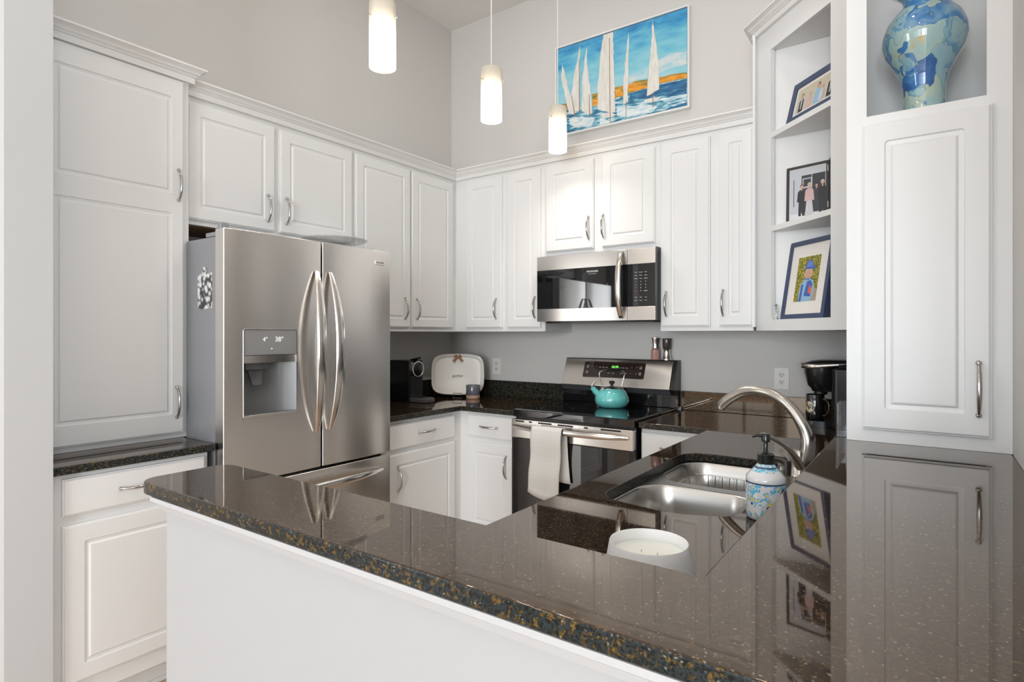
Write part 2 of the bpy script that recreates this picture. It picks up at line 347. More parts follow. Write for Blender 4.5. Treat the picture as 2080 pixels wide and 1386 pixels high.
class MB:
    def __init__(s, T=None):
        s.v = []; s.f = []; s.m = []; s.T = T or T_id
    def pt(s, p):
        s.v.append(Vector(s.T(*p))); return len(s.v) - 1
    def face(s, idx, m=0):
        s.f.append(tuple(idx)); s.m.append(m)
    def poly(s, pts, m=0):
        s.face([s.pt(p) for p in pts], m)
    def box(s, a, b, m=0):
        x0, y0, z0 = a; x1, y1, z1 = b
        q = [s.pt(p) for p in [(x0, y0, z0), (x1, y0, z0), (x1, y1, z0), (x0, y1, z0), (x0, y0, z1), (x1, y0, z1), (x1, y1, z1), (x0, y1, z1)]]
        for f in [(3, 2, 1, 0), (4, 5, 6, 7), (0, 1, 5, 4), (1, 2, 6, 5), (2, 3, 7, 6), (3, 0, 4, 7)]:
            s.face([q[i] for i in f], m)
        return s
    def prism(s, poly, z0, z1, m=0):            # poly in (u, d), extruded along z
        n = len(poly); a = [s.pt((x, y, z0)) for x, y in poly]; b = [s.pt((x, y, z1)) for x, y in poly]
        s.face(a[::-1], m); s.face(b, m)
        for i in range(n):
            j = (i + 1) % n; s.face((a[i], a[j], b[j], b[i]), m)
        return s
    def extrude(s, poly, u0, u1, m=0):          # poly in (d, z), extruded along u
        n = len(poly); a = [s.pt((u0, y, z)) for y, z in poly]; b = [s.pt((u1, y, z)) for y, z in poly]
        s.face(a[::-1], m); s.face(b, m)
        for i in range(n):
            j = (i + 1) % n; s.face((a[i], a[j], b[j], b[i]), m)
        return s
    def slab(s, poly, d0, d1, m=0):             # poly in (u, z), extruded along d
        n = len(poly); a = [s.pt((u, d0, z)) for u, z in poly]; b = [s.pt((u, d1, z)) for u, z in poly]
        s.face(a[::-1], m); s.face(b, m)
        for i in range(n):
            j = (i + 1) % n; s.face((a[i], a[j], b[j], b[i]), m)
        return s
    def loft(s, rings, m=0, cap0=True, cap1=True, closed=True):
        R = [[s.pt(p) for p in r] for r in rings]
        for a, b in zip(R, R[1:]):
            n = len(a)
            for i in range(n if closed else n - 1):
                j = (i + 1) % n; s.face((a[i], a[j], b[j], b[i]), m)
        if cap0: s.face(R[0][::-1], m)
        if cap1: s.face(R[-1], m)
        return s
    def lathe(s, prof, c=(0, 0, 0), n=40, m=0, cap0=True, cap1=True):      # prof: (radius, z)
        return s.loft([[(c[0] + r * math.cos(2 * PI * i / n), c[1] + r * math.sin(2 * PI * i / n), c[2] + z) for i in range(n)] for r, z in prof], m, cap0, cap1)
    def tube(s, pts, rad, n=12, m=0, flat=1., up=(0, 0, 1)):
        P = [Vector(p) for p in pts]; k = len(P)
        if not hasattr(rad, '__len__'): rad = [rad] * k
        rings = []; prev = None
        for i, p in enumerate(P):
            t = (P[min(i + 1, k - 1)] - P[max(i - 1, 0)]).normalized()
            if prev is None:
                r = Vector(up)
                if abs(r.dot(t)) > .9: r = Vector((1, 0, 0)) if abs(t.x) < .9 else Vector((0, 1, 0))
            else: r = prev
            a = (r - t * r.dot(t)).normalized(); prev = a; b = t.cross(a)
            rings.append([tuple(p + a * rad[i] * math.cos(2 * PI * j / n) + b * rad[i] * flat * math.sin(2 * PI * j / n)) for j in range(n)])
        return s.loft(rings, m)
    def ball(s, c, r, n=20, m=0, sz=1.):
        k = 10
        return s.lathe([(max(r * math.sin(PI * i / k), 1e-4), -r * sz * math.cos(PI * i / k)) for i in range(k + 1)], c, n, m)
    def build(s, name, mats, parent=None, bevel=0., smooth=35., seg=2, local=False, subd=0):
        if not isinstance(mats, (list, tuple)): mats = [mats]
        me = bpy.data.meshes.new(name)
        if parent is not None and not local:
            inv = WM[parent.name].inverted(); vs = [inv @ v for v in s.v]
        else: vs = s.v
        me.from_pydata([tuple(v) for v in vs], [], s.f)
        for k in mats: me.materials.append(M[k])
        for p, i in zip(me.polygons, s.m): p.material_index = i
        bm = bmesh.new(); bm.from_mesh(me)
        bmesh.ops.remove_doubles(bm, verts=bm.verts, dist=1e-6)
        bmesh.ops.recalc_face_normals(bm, faces=bm.faces)
        bm.to_mesh(me); bm.free()
        if smooth:
            for p in me.polygons: p.use_smooth = True
            me.set_sharp_from_angle(angle=math.radians(smooth))
        o = bpy.data.objects.new(name, me); COL.objects.link(o)
        o.parent = parent
        WM[o.name] = WM[parent.name] if parent is not None else Matrix.Identity(4)
        if bevel:
            b = o.modifiers.new('bevel', 'BEVEL'); b.width = bevel; b.segments = seg; b.limit_method = 'ANGLE'; b.angle_limit = math.radians(40); b.harden_normals = bool(smooth)
        if subd:
            b = o.modifiers.new('smooth', 'SUBSURF'); b.levels = subd; b.render_levels = subd
        return o

def rr(u0, u1, z0, z1, r, n=4):                # rounded rectangle, n+1 points a corner
    r = min(r, (u1 - u0) / 2, (z1 - z0) / 2); P = []
    for cx, cz, a0 in [(u1 - r, z1 - r, 0), (u0 + r, z1 - r, 90), (u0 + r, z0 + r, 180), (u1 - r, z0 + r, 270)]:
        for k in range(n + 1):
            a = math.radians(a0 + 90 * k / n); P.append((cx + r * math.cos(a), cz + r * math.sin(a)))
    return P
def thing(name, label, cat, loc=(0, 0, 0), rotz=0., group=None):
    o = bpy.data.objects.new(name, None); COL.objects.link(o)
    o.empty_display_size = .05; o.location = loc; o.rotation_euler = (0, 0, rotz)
    WM[o.name] = Matrix.Translation(loc) @ Matrix.Rotation(rotz, 4, 'Z')
    o['label'] = label; o['category'] = cat
    if group: o['group'] = group
    return o
def tag(o, label, cat, group=None):
    o['label'] = label; o['category'] = cat
    if group: o['group'] = group
    return o
def struct(o):
    o['kind'] = 'structure'; return o
def edges_dulled(o):                           # upright faces of a slab take the dulled granite, keeping window reflections off
    o.data.materials.append(M['granite_edge'])
    for p in o.data.polygons:
        if abs(p.normal.z) < .5: p.material_index = 1
    return o
def copy_tree(o, parent=None, loc=None, rotz=None):
    c = o.copy(); COL.objects.link(c); c.parent = parent
    if loc is not None: c.location = loc
    if rotz is not None: c.rotation_euler = (0, 0, rotz)
    if parent is None:
        WM[c.name] = Matrix.Translation(c.location) @ Matrix.Rotation(c.rotation_euler[2], 4, 'Z')
    else: WM[c.name] = WM[parent.name]
    for ch in list(o.children): copy_tree(ch, c)
    return c
def text(s, name, size, mat_, parent, origin, xdir, ydir, depth=.0004, align='CENTER', vfont=None, spacing=1.):
    cu = bpy.data.curves.new(name, 'FONT'); cu.body = s; cu.size = size; cu.align_x = align; cu.align_y = 'CENTER'; cu.extrude = depth; cu.space_character = spacing
    t = bpy.data.objects.new(name, cu); COL.objects.link(t)
    dg = bpy.context.evaluated_depsgraph_get()
    me = bpy.data.meshes.new_from_object(t.evaluated_get(dg))
    bpy.data.objects.remove(t)
    X = Vector(xdir).normalized(); Y = Vector(ydir).normalized(); Z = X.cross(Y)
    m = Matrix(((X.x, Y.x, Z.x, origin[0]), (X.y, Y.y, Z.y, origin[1]), (X.z, Y.z, Z.z, origin[2]), (0, 0, 0, 1)))
    me.transform(WM[parent.name].inverted() @ m)
    me.materials.clear(); me.materials.append(M[mat_])
    o = bpy.data.objects.new(name, me); COL.objects.link(o); o.parent = parent
    WM[o.name] = WM[parent.name]
    return o
def sweep(mb, prof, path, m=0, cap=True):      # prof: (out, z); path: plan points, outward is to the right of travel
    k = len(path); rings = []
    for i, p in enumerate(path):
        p = Vector(p)
        def nrm(a, b):
            d = (Vector(b) - Vector(a)).normalized(); return Vector((d.y, -d.x))
        if i == 0: n = nrm(path[0], path[1])
        elif i == k - 1: n = nrm(path[-2], path[-1])
        else:
            a = nrm(path[i - 1], path[i]); b = nrm(path[i], path[i + 1]); n = (a + b) / (1 + a.dot(b))
        rings.append([(p.x + n.x * o, p.y + n.y * o, z) for o, z in prof])
    mb.loft(rings, m, cap, cap)
    return mb

# ------------------------------------------------------------------ cabinet pieces
def pull(parent, T, u, z, d, vertical=True, cc=.128, name='handle'):
    mb = MB(T); h = cc / 2; n = 16; pts = []; rad = []
    for i in range(n + 1):
        t = -1 + 2 * i / n
        s = t * h; out = d + .004 + .024 * (1 - abs(t) ** 2.6)
        pts.append((u, out, z + s) if vertical else (u + s, out, z)); rad.append(.0036 + .0022 * (1 - t * t))
    P = [Vector(T(*p)) for p in pts]
    mb2 = MB(); mb2.tube([tuple(p) for p in P], rad, 10)
    for sg in (-1, 1):
        c = (u, z + sg * h) if vertical else (u + sg * h, z)
        k = 14
        mbr = [[(c[0] + r * math.cos(2 * PI * j / k), dd, c[1] + r * math.sin(2 * PI * j / k)) for j in range(k)] for r, dd in [(.0068, d), (.0068, d + .003), (.0052, d + .007), (.003, d + .009)]]
        mb.loft(mbr)
    off = len(mb.v)
    mb.v += mb2.v; mb.f += [tuple(i + off for i in f) for f in mb2.f]; mb.m += mb2.m
    return mb.build(name, 'pull', parent, smooth=60)
DOORP = [(0, -.0055), (.0045, -.0045), (.0055, -.0010), (.0075, 0)]
PANELP = [(0, 0), (.0015, -.0012), (.0030, -.0042), (.0135, -.0052), (.0160, -.0030), (.0185, -.0005), (.0215, 0)]
def door(parent, T, u0, u1, z0, z1, panels=(), d0=0., th=.019, stile=.055, name='door'):
    """door slab with a stepped outer edge; panels: list of (z0, z1) raised panels"""
    mb = MB(T); D = d0 + th
    mb.loft([[(u, d0, z) for u, z in rr(u0, u1, z0, z1, .001)]] +
            [[(u, D + dd, z) for u, z in rr(u0 + i, u1 - i, z0 + i, z1 - i, .001)] for i, dd in DOORP], 0, True, False)
    i = DOORP[-1][0]; U0, U1, Z0, Z1 = u0 + i, u1 - i, z0 + i, z1 - i
    if not panels:
        mb.poly([(u, D, z) for u, z in rr(U0, U1, Z0, Z1, .001)])
    else:
        ps = sorted(panels); cuts = [Z0] + [(a[1] + b[0]) / 2 for a, b in zip(ps, ps[1:])] + [Z1]
        for k, (a, b) in enumerate(ps):
            p0, p1 = u0 + stile, u1 - stile
            rings = [[(u, D, z) for u, z in rr(U0, U1, cuts[k], cuts[k + 1], .001)]]
            for ii, dd in PANELP:
                rings.append([(u, D + dd, z) for u, z in rr(p0 + ii, p1 - ii, a + ii, b - ii, max(.009 - ii * .55, .0008))])
            mb.loft(rings, 0, False, True)
    return mb.build(name, 'white', parent, smooth=0)
def drawer(parent, T, u0, u1, z0, z1, d0=0., name='drawer_front'):
    return door(parent, T, u0, u1, z0, z1, (), d0, name=name)
CROWN = [(0, 0), (.018, 0), (.018, .026), (.024, .027), (.024, .031), (.0275, .033), (.029, .036), (.033, .037), (.0355, .044), (.041, .050), (.048, .0535), (.050, .0555), (.055, .056), (.055, .064), (0, .064)]
def crown(name, path, z, cap=True, scale=1.):
    o = sweep(MB(), [(a * scale, z + b * scale) for a, b in CROWN], path).build(name, 'trimw', smooth=25)
    return struct(o)

# ================================================================== THE ROOM
CEIL = 3.69
def wallbox(name, a, b, m='wall'):
    return struct(MB().box(a, b).build(name, m, smooth=0))
wallbox('floor', (-2.8, -10.2, -.1), (5.6, .1, 0), 'floor')
wallbox('ceiling', (-2.8, -10.2, CEIL), (5.6, .1, CEIL + .1), 'ceil')
wallbox('wall_left', (-.1, -2.72, 0), (0, .1, CEIL))
wallbox('wall_back', (0, 0, 0), (3.28, .1, CEIL))
wallbox('wall_right', (3.167, -2.95, 0), (3.29, 0, CEIL))
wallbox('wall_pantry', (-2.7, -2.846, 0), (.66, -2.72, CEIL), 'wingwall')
wallbox('wall_living_back', (3.29, -.1, 0), (5.5, 0, CEIL))
def window_wall(axis, pos, lo, hi, openings, side, start):
    """a wall with window openings; axis 'x' runs along x at y=pos, 'y' along y at x=pos"""
    mb = MB(); t0, t1 = pos
    def bx(a, b, z0, z1):
        if b - a < 1e-4: return
        if axis == 'x': mb.box((a, t0, z0), (b, t1, z1))
        else: mb.box((t0, a, z0), (t1, b, z1))
    cur = lo
    for a, b in openings:
        bx(cur, a, 0, CEIL); bx(a, b, 0, WZ0); bx(a, b, WZ1, CEIL); cur = b
    bx(cur, hi, 0, CEIL)
    struct(mb.build('wall_' + side, 'wall', smooth=0))
    for k, (a, b) in enumerate(openings):
        w = MB(); e = t1 if axis == 'x' else t1
        def fb(p, q, z0, z1, o0=.02, o1=.06):
            e_ = t1 if (axis == 'x' or t0 < 0) else t0 - .04
            if axis == 'x': w.box((p, e_, z0), (q, e_ + .04, z1))
            else: w.box((e_, p, z0), (e_ + .04, q, z1))
        fb(a - .08, a, WZ0 - .08, WZ1 + .08); fb(b, b + .08, WZ0 - .08, WZ1 + .08); fb(a, b, WZ0 - .08, WZ0); fb(a, b, WZ1, WZ1 + .08)
        fb((a + b) / 2 - .03, (a + b) / 2 + .03, WZ0, WZ1); fb(a, b, 1.1, 1.15); fb(a, b, 2.1, 2.15)
        struct(w.build('window_%d' % (start + k), 'trimw', smooth=0))
window_wall('x', (-10.1, -10.0), -2.7, 5.5, FRONT_WINDOWS, 'front', 1)
window_wall('y', (5.5, 5.6), -10.0, 0, FILL_SIDE_WINDOWS, 'living_right', 5)  # opening and frame of the added side fill window
window_wall('y', (-2.8, -2.7), -10.0, -2.72, FILL_LEFT_WINDOWS, 'living_left', 6)  # opening and frame of the added left fill window
for x, y in FILL_CANS:  # rings and glowing lenses of the added fill cans
    struct(MB().lathe([(.07, 0), (.095, -.002), (.095, -.008), (.07, -.010)], (x, y, CEIL), 32, cap0=False, cap1=False).build('trim_9', 'trimw'))
    struct(MB().lathe([(.0001, 0), (.069, 0)], (x, y, CEIL - .002), 32, cap0=False, cap1=False).build('trim_9', 'fill_can'))

# ================================================================== CABINETS
WHITE_UP = 'white raised panel wall cabinet'
XF, YF = .33, -.33          # face frames of the wall cabinets
ZB, ZT = 1.374, 2.41        # bottom and top of the wall cabinets
DZ0, DZ1 = 1.398, 2.385     # doors
L, B = T_left(XF), T_back(YF)
PZ = lambda a, b: [(a + .055, b - .055)]
FL = [('white')]

# wall cabinet above the fridge
c = thing('wall_cabinet', 'short white two door wall cabinet above the steel fridge', 'cabinet', (.165, -1.69, 1.845))
MB().box((0.002, -2.150, 1.845), (XF, -1.228, ZT)).build('body', 'white', c, .001)
MB().box((0.01, -2.135, 1.842), (XF - .02, -1.245, 1.8445)).build('underside', 'rawwood', c)
d = door(c, L, -2.140, -1.717, 1.866, DZ1, PZ(1.866, DZ1)); pull(d, L, -1.757, 1.977, .019)
d = door(c, L, -1.690, -1.237, 1.866, DZ1, PZ(1.866, DZ1)); pull(d, L, -1.654, 1.979, .019)
# left corner wall cabinet
c = thing('wall_cabinet', 'tall white two door wall cabinet on the left wall, above the capsule coffee machine', 'cabinet', (.165, -.79, ZB))
MB().box((0.002, -1.228, ZB), (XF, -.002, ZT)).build('body', 'white', c, .001)
d = door(c, L, -1.213, -.782, DZ0, DZ1, PZ(DZ0, DZ1)); pull(d, L, -.829, 1.517, .019)
d = door(c, L, -.769, -.375, DZ0, DZ1, PZ(DZ0, DZ1)); pull(d, L, -.725, 1.517, .019)
# back wall cabinets
c = thing('wall_cabinet', 'tall white two door wall cabinet on the back wall, left of the microwave', 'cabinet', (.70, -.165, ZB))
MB().box((XF + .0005, YF, ZB), (1.06, -.002, ZT)).build('body', 'white', c, .001)
d = door(c, B, .433, .736, DZ0, DZ1, PZ(DZ0, DZ1)); pull(d, B, .692, 1.524, .019)
d = door(c, B, .779, 1.032, DZ0, DZ1, PZ(DZ0, DZ1)); pull(d, B, .995, 1.524, .019)
c = thing('wall_cabinet', 'short white two door wall cabinet directly above the microwave', 'cabinet', (1.43, -.165, 1.832))
MB().box((1.0605, YF, 1.832), (1.8025, -.002, ZT)).build('body', 'white', c, .001)
d = door(c, B, 1.071, 1.400, 1.860, DZ1, PZ(1.860, DZ1)); pull(d, B, 1.371, 1.982, .019)
d = door(c, B, 1.454, 1.775, 1.860, DZ1, PZ(1.860, DZ1)); pull(d, B, 1.466, 1.982, .019)
c = thing('wall_cabinet', 'tall white wall cabinet on the back wall, between microwave and corner shelves', 'cabinet', (2.05, -.165, ZB))
MB().box((1.803, YF, ZB), (2.285, -.002, ZT)).build('body', 'white', c, .001)
d = door(c, B, 1.812, 2.073, DZ0, DZ1, PZ(DZ0, DZ1)); pull(d, B, 1.842, 1.520, .019)
d = door(c, B, 2.118, 2.288, DZ0, DZ1, [], name='door')
bpy.data.objects.remove(d)
def wide_door():
    mb_u1 = 2.284
    return door(c, B, 2.118, mb_u1 + .10, DZ0, DZ1, PZ(DZ0, DZ1))
d = door(c, B, 2.118, 2.285, DZ0, DZ1, PZ(DZ0, DZ1), stile=.050); pull(d, B, 2.141, 1.517, .019)
crown('trim_1', [(XF, -2.150), (XF, YF), (2.2955, YF)], ZT)
# pantry
P = T_left(.38)
c = thing('pantry_cabinet', 'tall white pantry cabinet standing on the small granite counter left of the fridge', 'cabinet', (.2, -2.43, .944))
MB().box((.002, -2.7185, .9145), (.38, -2.152, 2.447)).build('body', 'white', c, .001)
d = door(c, P, -2.690, -2.179, .937, 2.436, [(1.017, 1.870), (1.951, 2.36)], stile=.050)
pull(d, P, -2.203, 1.991, .019); pull(d, P, -2.211, 1.069, .019)
crown('trim_2', [(.38, -2.7185), (.38, -2.152), (.05, -2.152)], 2.443)
PB = T_left(.611)
c = thing('base_cabinet', 'white base cabinet under the small granite counter left of the fridge', 'cabinet', (.3, -2.45, 0))
MB().box((.002, -2.7185, .10), (.611, -2.190, .883)).build('body', 'white', c, .001)
MB().box((.02, -2.7185, 0), (.545, -2.192, .10)).build('toe_kick', 'white', c)
MB().box((.5455, -2.7185, 0), (.557, -2.192, .018)).build('shoe_moulding', 'white', c, .004)
d = drawer(c, PB, -2.684, -2.206, .739, .866); pull(d, PB, -2.447, .801, .019, False)
d = door(c, PB, -2.684, -2.206, .165, .707, [(.222, .646)], stile=.062)
c = tag(edges_dulled(MB().prism([(.002, -2.7188), (.645, -2.7188), (.645, -2.176), (.002, -2.176)], .884, .914).build('countertop', 'granite', None, .005)), 'small dark granite countertop under the tall pantry cabinet', 'countertop')
# lower cabinets, left wall
LB, BB = T_left(.611), T_back(-.611)
c = thing('base_cabinet', 'white base cabinet right of the fridge, under the capsule coffee machine', 'cabinet', (.3, -.94, 0))
MB().box((.002, -1.262, .10), (.611, -.002, .8835)).build('body', 'white', c, .001)
MB().box((.02, -1.26, 0), (.545, -.02, .10)).build('toe_kick', 'white', c)
d = drawer(c, LB, -1.222, -.681, .725, .862); pull(d, LB, -.932, .797, .019, False)
d = door(c, LB, -1.222, -.681, .165, .700, [(.222, .640)]); pull(d, LB, -1.156, .562, .019)
c = thing('base_cabinet', 'white base cabinet in the back corner, left of the range', 'cabinet', (.83, -.3, 0))
MB().box((.6115, -.611, .10), (1.045, -.002, .8835)).build('body', 'white', c, .001)
MB().box((.6115, -.545, 0), (1.045, -.02, .10)).build('toe_kick', 'white', c)
d = drawer(c, BB, .682, 1.022, .732, .868); pull(d, BB, .849, .799, .019, False)
d = door(c, BB, .682, 1.022, .165, .704, [(.222, .645)]); pull(d, BB, .977, .575, .019)
c = thing('base_cabinet', 'white base cabinet right of the range, partly hidden by the sink counter', 'cabinet', (1.98, -.3, 0))
MB().box((1.812, -.611, .10), (2.19, -.002, .8835)).build('body', 'white', c, .001)
MB().box((1.812, -.545, 0), (2.19, -.02, .10)).build('toe_kick', 'white', c)
d = drawer(c, BB, 1.817, 2.17, .725, .862); pull(d, BB, 1.984, .794, .019, False)
d = door(c, BB, 1.817, 2.17, .165, .700, [(.222, .640)])
# sink base run, faces the kitchen floor (-x)
TS = lambda u, d, z: (2.19 - d, u, z)
c = thing('base_cabinet', 'white base cabinet below the sink counter', 'cabinet', (2.49, -1.65, 0))
mb = MB(); mb.box((2.1905, -2.732, .10), (2.2095, -.612, .8835)); mb.box((2.21, -2.732, .10), (2.79, -2.71, .8835)); mb.box((2.21, -.63, .10), (2.79, -.612, .8835)); mb.box((2.21, -2.71, .10), (2.79, -.63, .12)); mb.build('body', 'white', c)
MB().box((2.26, -2.73, 0), (2.79, -.62, .0995)).build('toe_kick', 'white', c)
for a, b in [(-2.70, -2.24), (-2.20, -1.66), (-1.63, -1.09), (-1.05, -.66)]:
    d = drawer(c, TS, a, b, .725, .862)
    d = door(c, TS, a, b, .165, .700, [(.222, .640)]); pull(d, TS, b - .04, .575, .019)

# ================================================================== COUNTERTOPS
mb = MB().prism([(.002, -1.262), (.645, -1.262), (.645, -.645), (1.047, -.645), (1.047, -.002), (.002, -.002)], .884, .914)
tag(edges_dulled(mb.build('countertop', 'granite', None, .004)), 'dark granite countertop in the back corner between fridge and range', 'countertop')
# sink counter with its cut-out
CUT = []
def cutpt(x, y): CUT.append((x, y))
for k in range(7):                       # far left corner
    a = math.radians(90 + 90 * k / 6); cutpt(2.345 + .09 * math.cos(a), -1.315 + .09 * math.sin(a))
for k in range(7):                       # near left corner
    a = math.radians(180 + 80 * k / 6); cutpt(2.345 + .085 * math.cos(a), -1.895 + .085 * math.sin(a))
for x, y in [(2.40, -1.992), (2.455, -2.001), (2.51, -1.992), (2.548, -1.977)]: cutpt(x, y)
for k in range(7):
    a = math.radians(290 + 70 * k / 6); cutpt(2.550 + .07 * math.cos(a), -1.90 + .07 * math.sin(a))
for k in range(7):
    a = math.radians(90 * k / 6); cutpt(2.550 + .07 * math.cos(a), -1.295 + .07 * math.sin(a))
OUT = [(1.808, -.002), (1.808, -.645), (2.162, -.645), (2.162, -2.732), (2.799, -2.732), (2.799, -1.0), (3.1655, -1.0), (3.1655, -.002)]
def counter_with_hole(outer, hole, z0, z1):
    bm = bmesh.new()
    def loop(pts, z):
        vs = [bm.verts.new((x, y, z)) for x, y in pts]
        es = [bm.edges.new((vs[i], vs[(i + 1) % len(vs)])) for i in range(len(vs))]
        return vs, es
    for z in (z0, z1):
        a, ea = loop(outer, z); b, eb = loop(hole, z)
        bmesh.ops.triangle_fill(bm, use_beauty=True, use_dissolve=False, edges=ea + eb)
        if z == z0: a0, b0 = a, b
    for lo, hi in ((a0, a), (b0, b)):
        n = len(lo)
        for i in range(n):
            bm.faces.new((lo[i], lo[(i + 1) % n], hi[(i + 1) % n], hi[i]))
    bmesh.ops.recalc_face_normals(bm, faces=bm.faces)
    me = bpy.data.meshes.new('countertop'); bm.to_mesh(me); bm.free()
    return me
me = counter_with_hole(OUT, CUT, .884, .914)
me.materials.append(M['granite'])
for p in me.polygons: p.use_smooth = True
me.set_sharp_from_angle(angle=math.radians(30))
o = bpy.data.objects.new('countertop', me); COL.objects.link(o); WM[o.name] = Matrix.Identity(4)
tag(o, 'dark granite countertop with the sink cut into it, right of the range', 'countertop')
edges_dulled(o)
b = o.modifiers.new('bevel', 'BEVEL'); b.width = .004; b.segments = 2; b.harden_normals = True; b.limit_method = 'ANGLE'; b.angle_limit = math.radians(50)
# backsplash strips
tag(MB().box((.0225, -.0225, .9145), (1.047, -.0005, 1.024)).build('backsplash', 'granite_edge', None, .002), 'low granite backsplash strip on the back wall left of the range', 'backsplash')
tag(MB().box((.0005, -1.262, .9145), (.022, -.0005, 1.024)).build('backsplash', 'granite_edge', None, .002), 'low granite backsplash strip on the left wall behind the coffee machine', 'backsplash')
tag(MB().box((1.808, -.0225, .9145), (3.1655, -.0005, 1.024)).build('backsplash', 'granite', None, .002), 'low granite backsplash strip on the back wall right of the range', 'backsplash')
# raised bar
tip = []
for cx, cy, a0 in [(1.755, -2.753, 90), (1.755, -2.859, 180)]:
    for k in range(6):
        a = math.radians(a0 + 90 * k / 5); tip.append((cx + .04 * math.cos(a), cy + .04 * math.sin(a)))
bar = [(3.1655, -1.0), (2.783, -1.0), (2.783, -2.713)] + tip + [(3.1655, -2.899)]
tag(edges_dulled(MB().prism(bar, 1.043, 1.067).build('bar_top', 'granite', None, .003)), 'raised L shaped dark granite bar top in the foreground', 'countertop')
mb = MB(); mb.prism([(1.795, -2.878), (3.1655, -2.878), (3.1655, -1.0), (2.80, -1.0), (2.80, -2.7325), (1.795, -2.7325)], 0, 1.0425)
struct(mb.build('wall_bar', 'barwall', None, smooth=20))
BM_ = [(0, 0), (.004, 0), (.006, .006), (.010, .008), (.012, .014), (.018, .018), (.021, .020), (.021, .0285), (0, .0285)]
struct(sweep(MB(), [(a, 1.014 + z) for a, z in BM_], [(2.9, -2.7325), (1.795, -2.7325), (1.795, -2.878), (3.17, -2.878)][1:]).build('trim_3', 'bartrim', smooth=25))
struct(MB().box((1.79, -2.892, 0), (3.1655, -2.8785, .10)).build('baseboard_bar', 'trimw', None, .003))

# ================================================================== FRIDGE
F = T_left(.70)
c = thing('refrigerator', 'stainless steel french door fridge with water dispenser', 'refrigerator', (.38, -1.722, 0))
MB().prism([(.04, -2.1505), (.386, -2.1505), (.386, -2.1655), (.628, -2.1655), (.628, -1.279), (.04, -1.279)], .02, 1.757).build('case', 'grey', c, .003)
def fridge_door(name, y0, y1, z0, z1, hole=None):
    mb = MB(); xs = .634; n = 9
    def bow(y): t = (y - (y0 + y1) / 2) / ((y1 - y0) / 2); return .700 - .004 * t * t * t * t
    us = [y0 + (y1 - y0) * i / n for i in range(n + 1)]
    if hole: us = sorted(set([round(u, 4) for u in us if not (hole[0] - .01 < u < hole[1] + .01)] + [hole[0], hole[1]] + [(hole[0] * 2 + hole[1]) / 3, (hole[0] + hole[1] * 2) / 3]))
    zs = [z0, z1] if not hole else [z0, hole[2], hole[3], z1]
    V = {}
    for i, u in enumerate(us):
        for j, z in enumerate(zs): V[i, j] = mb.pt((bow(u), u, z))
    for i in range(len(us) - 1):
        for j in range(len(zs) - 1):
            if hole and j == 1 and us[i] >= hole[0] - 1e-6 and us[i + 1] <= hole[1] + 1e-6: continue
            mb.face((V[i, j], V[i + 1, j], V[i + 1, j + 1], V[i, j + 1]))
    # sides and back
    bk = {}
    for i, u in enumerate(us): bk[i, 0] = mb.pt((xs, u, z0)); bk[i, 1] = mb.pt((xs, u, z1))
    J = len(zs) - 1; I = len(us) - 1
    for i in range(I):
        mb.face((V[i, 0], bk[i, 0], bk[i + 1, 0], V[i + 1, 0])); mb.face((V[i, J], V[i + 1, J], bk[i + 1, 1], bk[i, 1]))
        if not hole: mb.face((bk[i, 0], bk[i, 1], bk[i + 1, 1], bk[i + 1, 0]))
    mb.face([bk[0, 0]] + [V[0, j] for j in range(J + 1)] + [bk[0, 1]]); mb.face([bk[I, 1]] + [V[I, j] for j in range(J, -1, -1)] + [bk[I, 0]])
    return mb.build(name, 'steel', c, .004, seg=3)
HOLE = (-2.090, -1.836, 1.006, 1.380)
dl = fridge_door('door', -2.169, -1.706, .742, 1.787, HOLE)
dr = fridge_door('door', -1.697, -1.275, .742, 1.787)
dw = fridge_door('freezer_drawer', -2.169, -1.275, .06, .730)
MB().box((.628, -2.160, .05), (.6335, -1.285, 1.77)).build('gasket', 'gap', c)
def bow_handle(parent, y, tilt):
    n = 24; pts = []
    rings = []
    for i in range(n + 1):
        t = -1 + 2 * i / n; z = 1.279 + .368 * t
        k = 1 - abs(t) ** 2.2
        out = .703 + .062 * k + .004
        yy = y + tilt * (1 - k)
        w = .012 + .014 * k; th = .006 + .004 * k
        m = 12
        rings.append([(out + th * math.cos(2 * PI * j / m), yy + w * math.sin(2 * PI * j / m), z) for j in range(m)])
    MB().loft(rings).build('handle', 'steelplain', parent, smooth=60)
bow_handle(dl, -1.752, .018); bow_handle(dr, -1.648, -.012)
rings = []
for i in range(25):
    t = -1 + 2 * i / 24; k = 1 - abs(t) ** 2.4; out = .706 + .060 * k
    rings.append([(out + (.006 + .004 * k) * math.cos(2 * PI * j / 12), -1.722 + .385 * t, .668 - .004 * (1 - k) + (.009 + .010 * k) * math.sin(2 * PI * j / 12)) for j in range(12)])
MB().loft(rings).build('handle', 'steelplain', dw, smooth=60)
# dispenser
ds = MB()
y0, y1, z0, z1 = HOLE
fr = [[(.7012, u, z) for u, z in rr(y0 - .001, y1 + .001, z0 - .001, z1 + .001, .010)], [(.7045, u, z) for u, z in rr(y0 + .0005, y1 - .0005, z0 + .0005, z1 - .0005, .009)], [(.7045, u, z) for u, z in rr(y0 + .003, y1 - .003, z0 + .003, z1 - .003, .008)], [(.690, u, z) for u, z in rr(y0 + .003, y1 - .003, z0 + .003, z1 - .003, .008)]]
MB().loft(fr, 0, False, False).build('dispenser_frame', 'steelplain', dl)
panel = MB().box((.672, y0 + .003, 1.268), (.7005, y1 - .003, z1 - .003)).build('dispenser_panel', 'lightgrey', dl, .002)
panel['label'] = 'grey dispenser panel with glowing temperature digits'
text('38°', 'display_digits', .030, 'white_led', dl, (.7011, -1.924, 1.334), (0, 1, 0), (0, 0, 1))
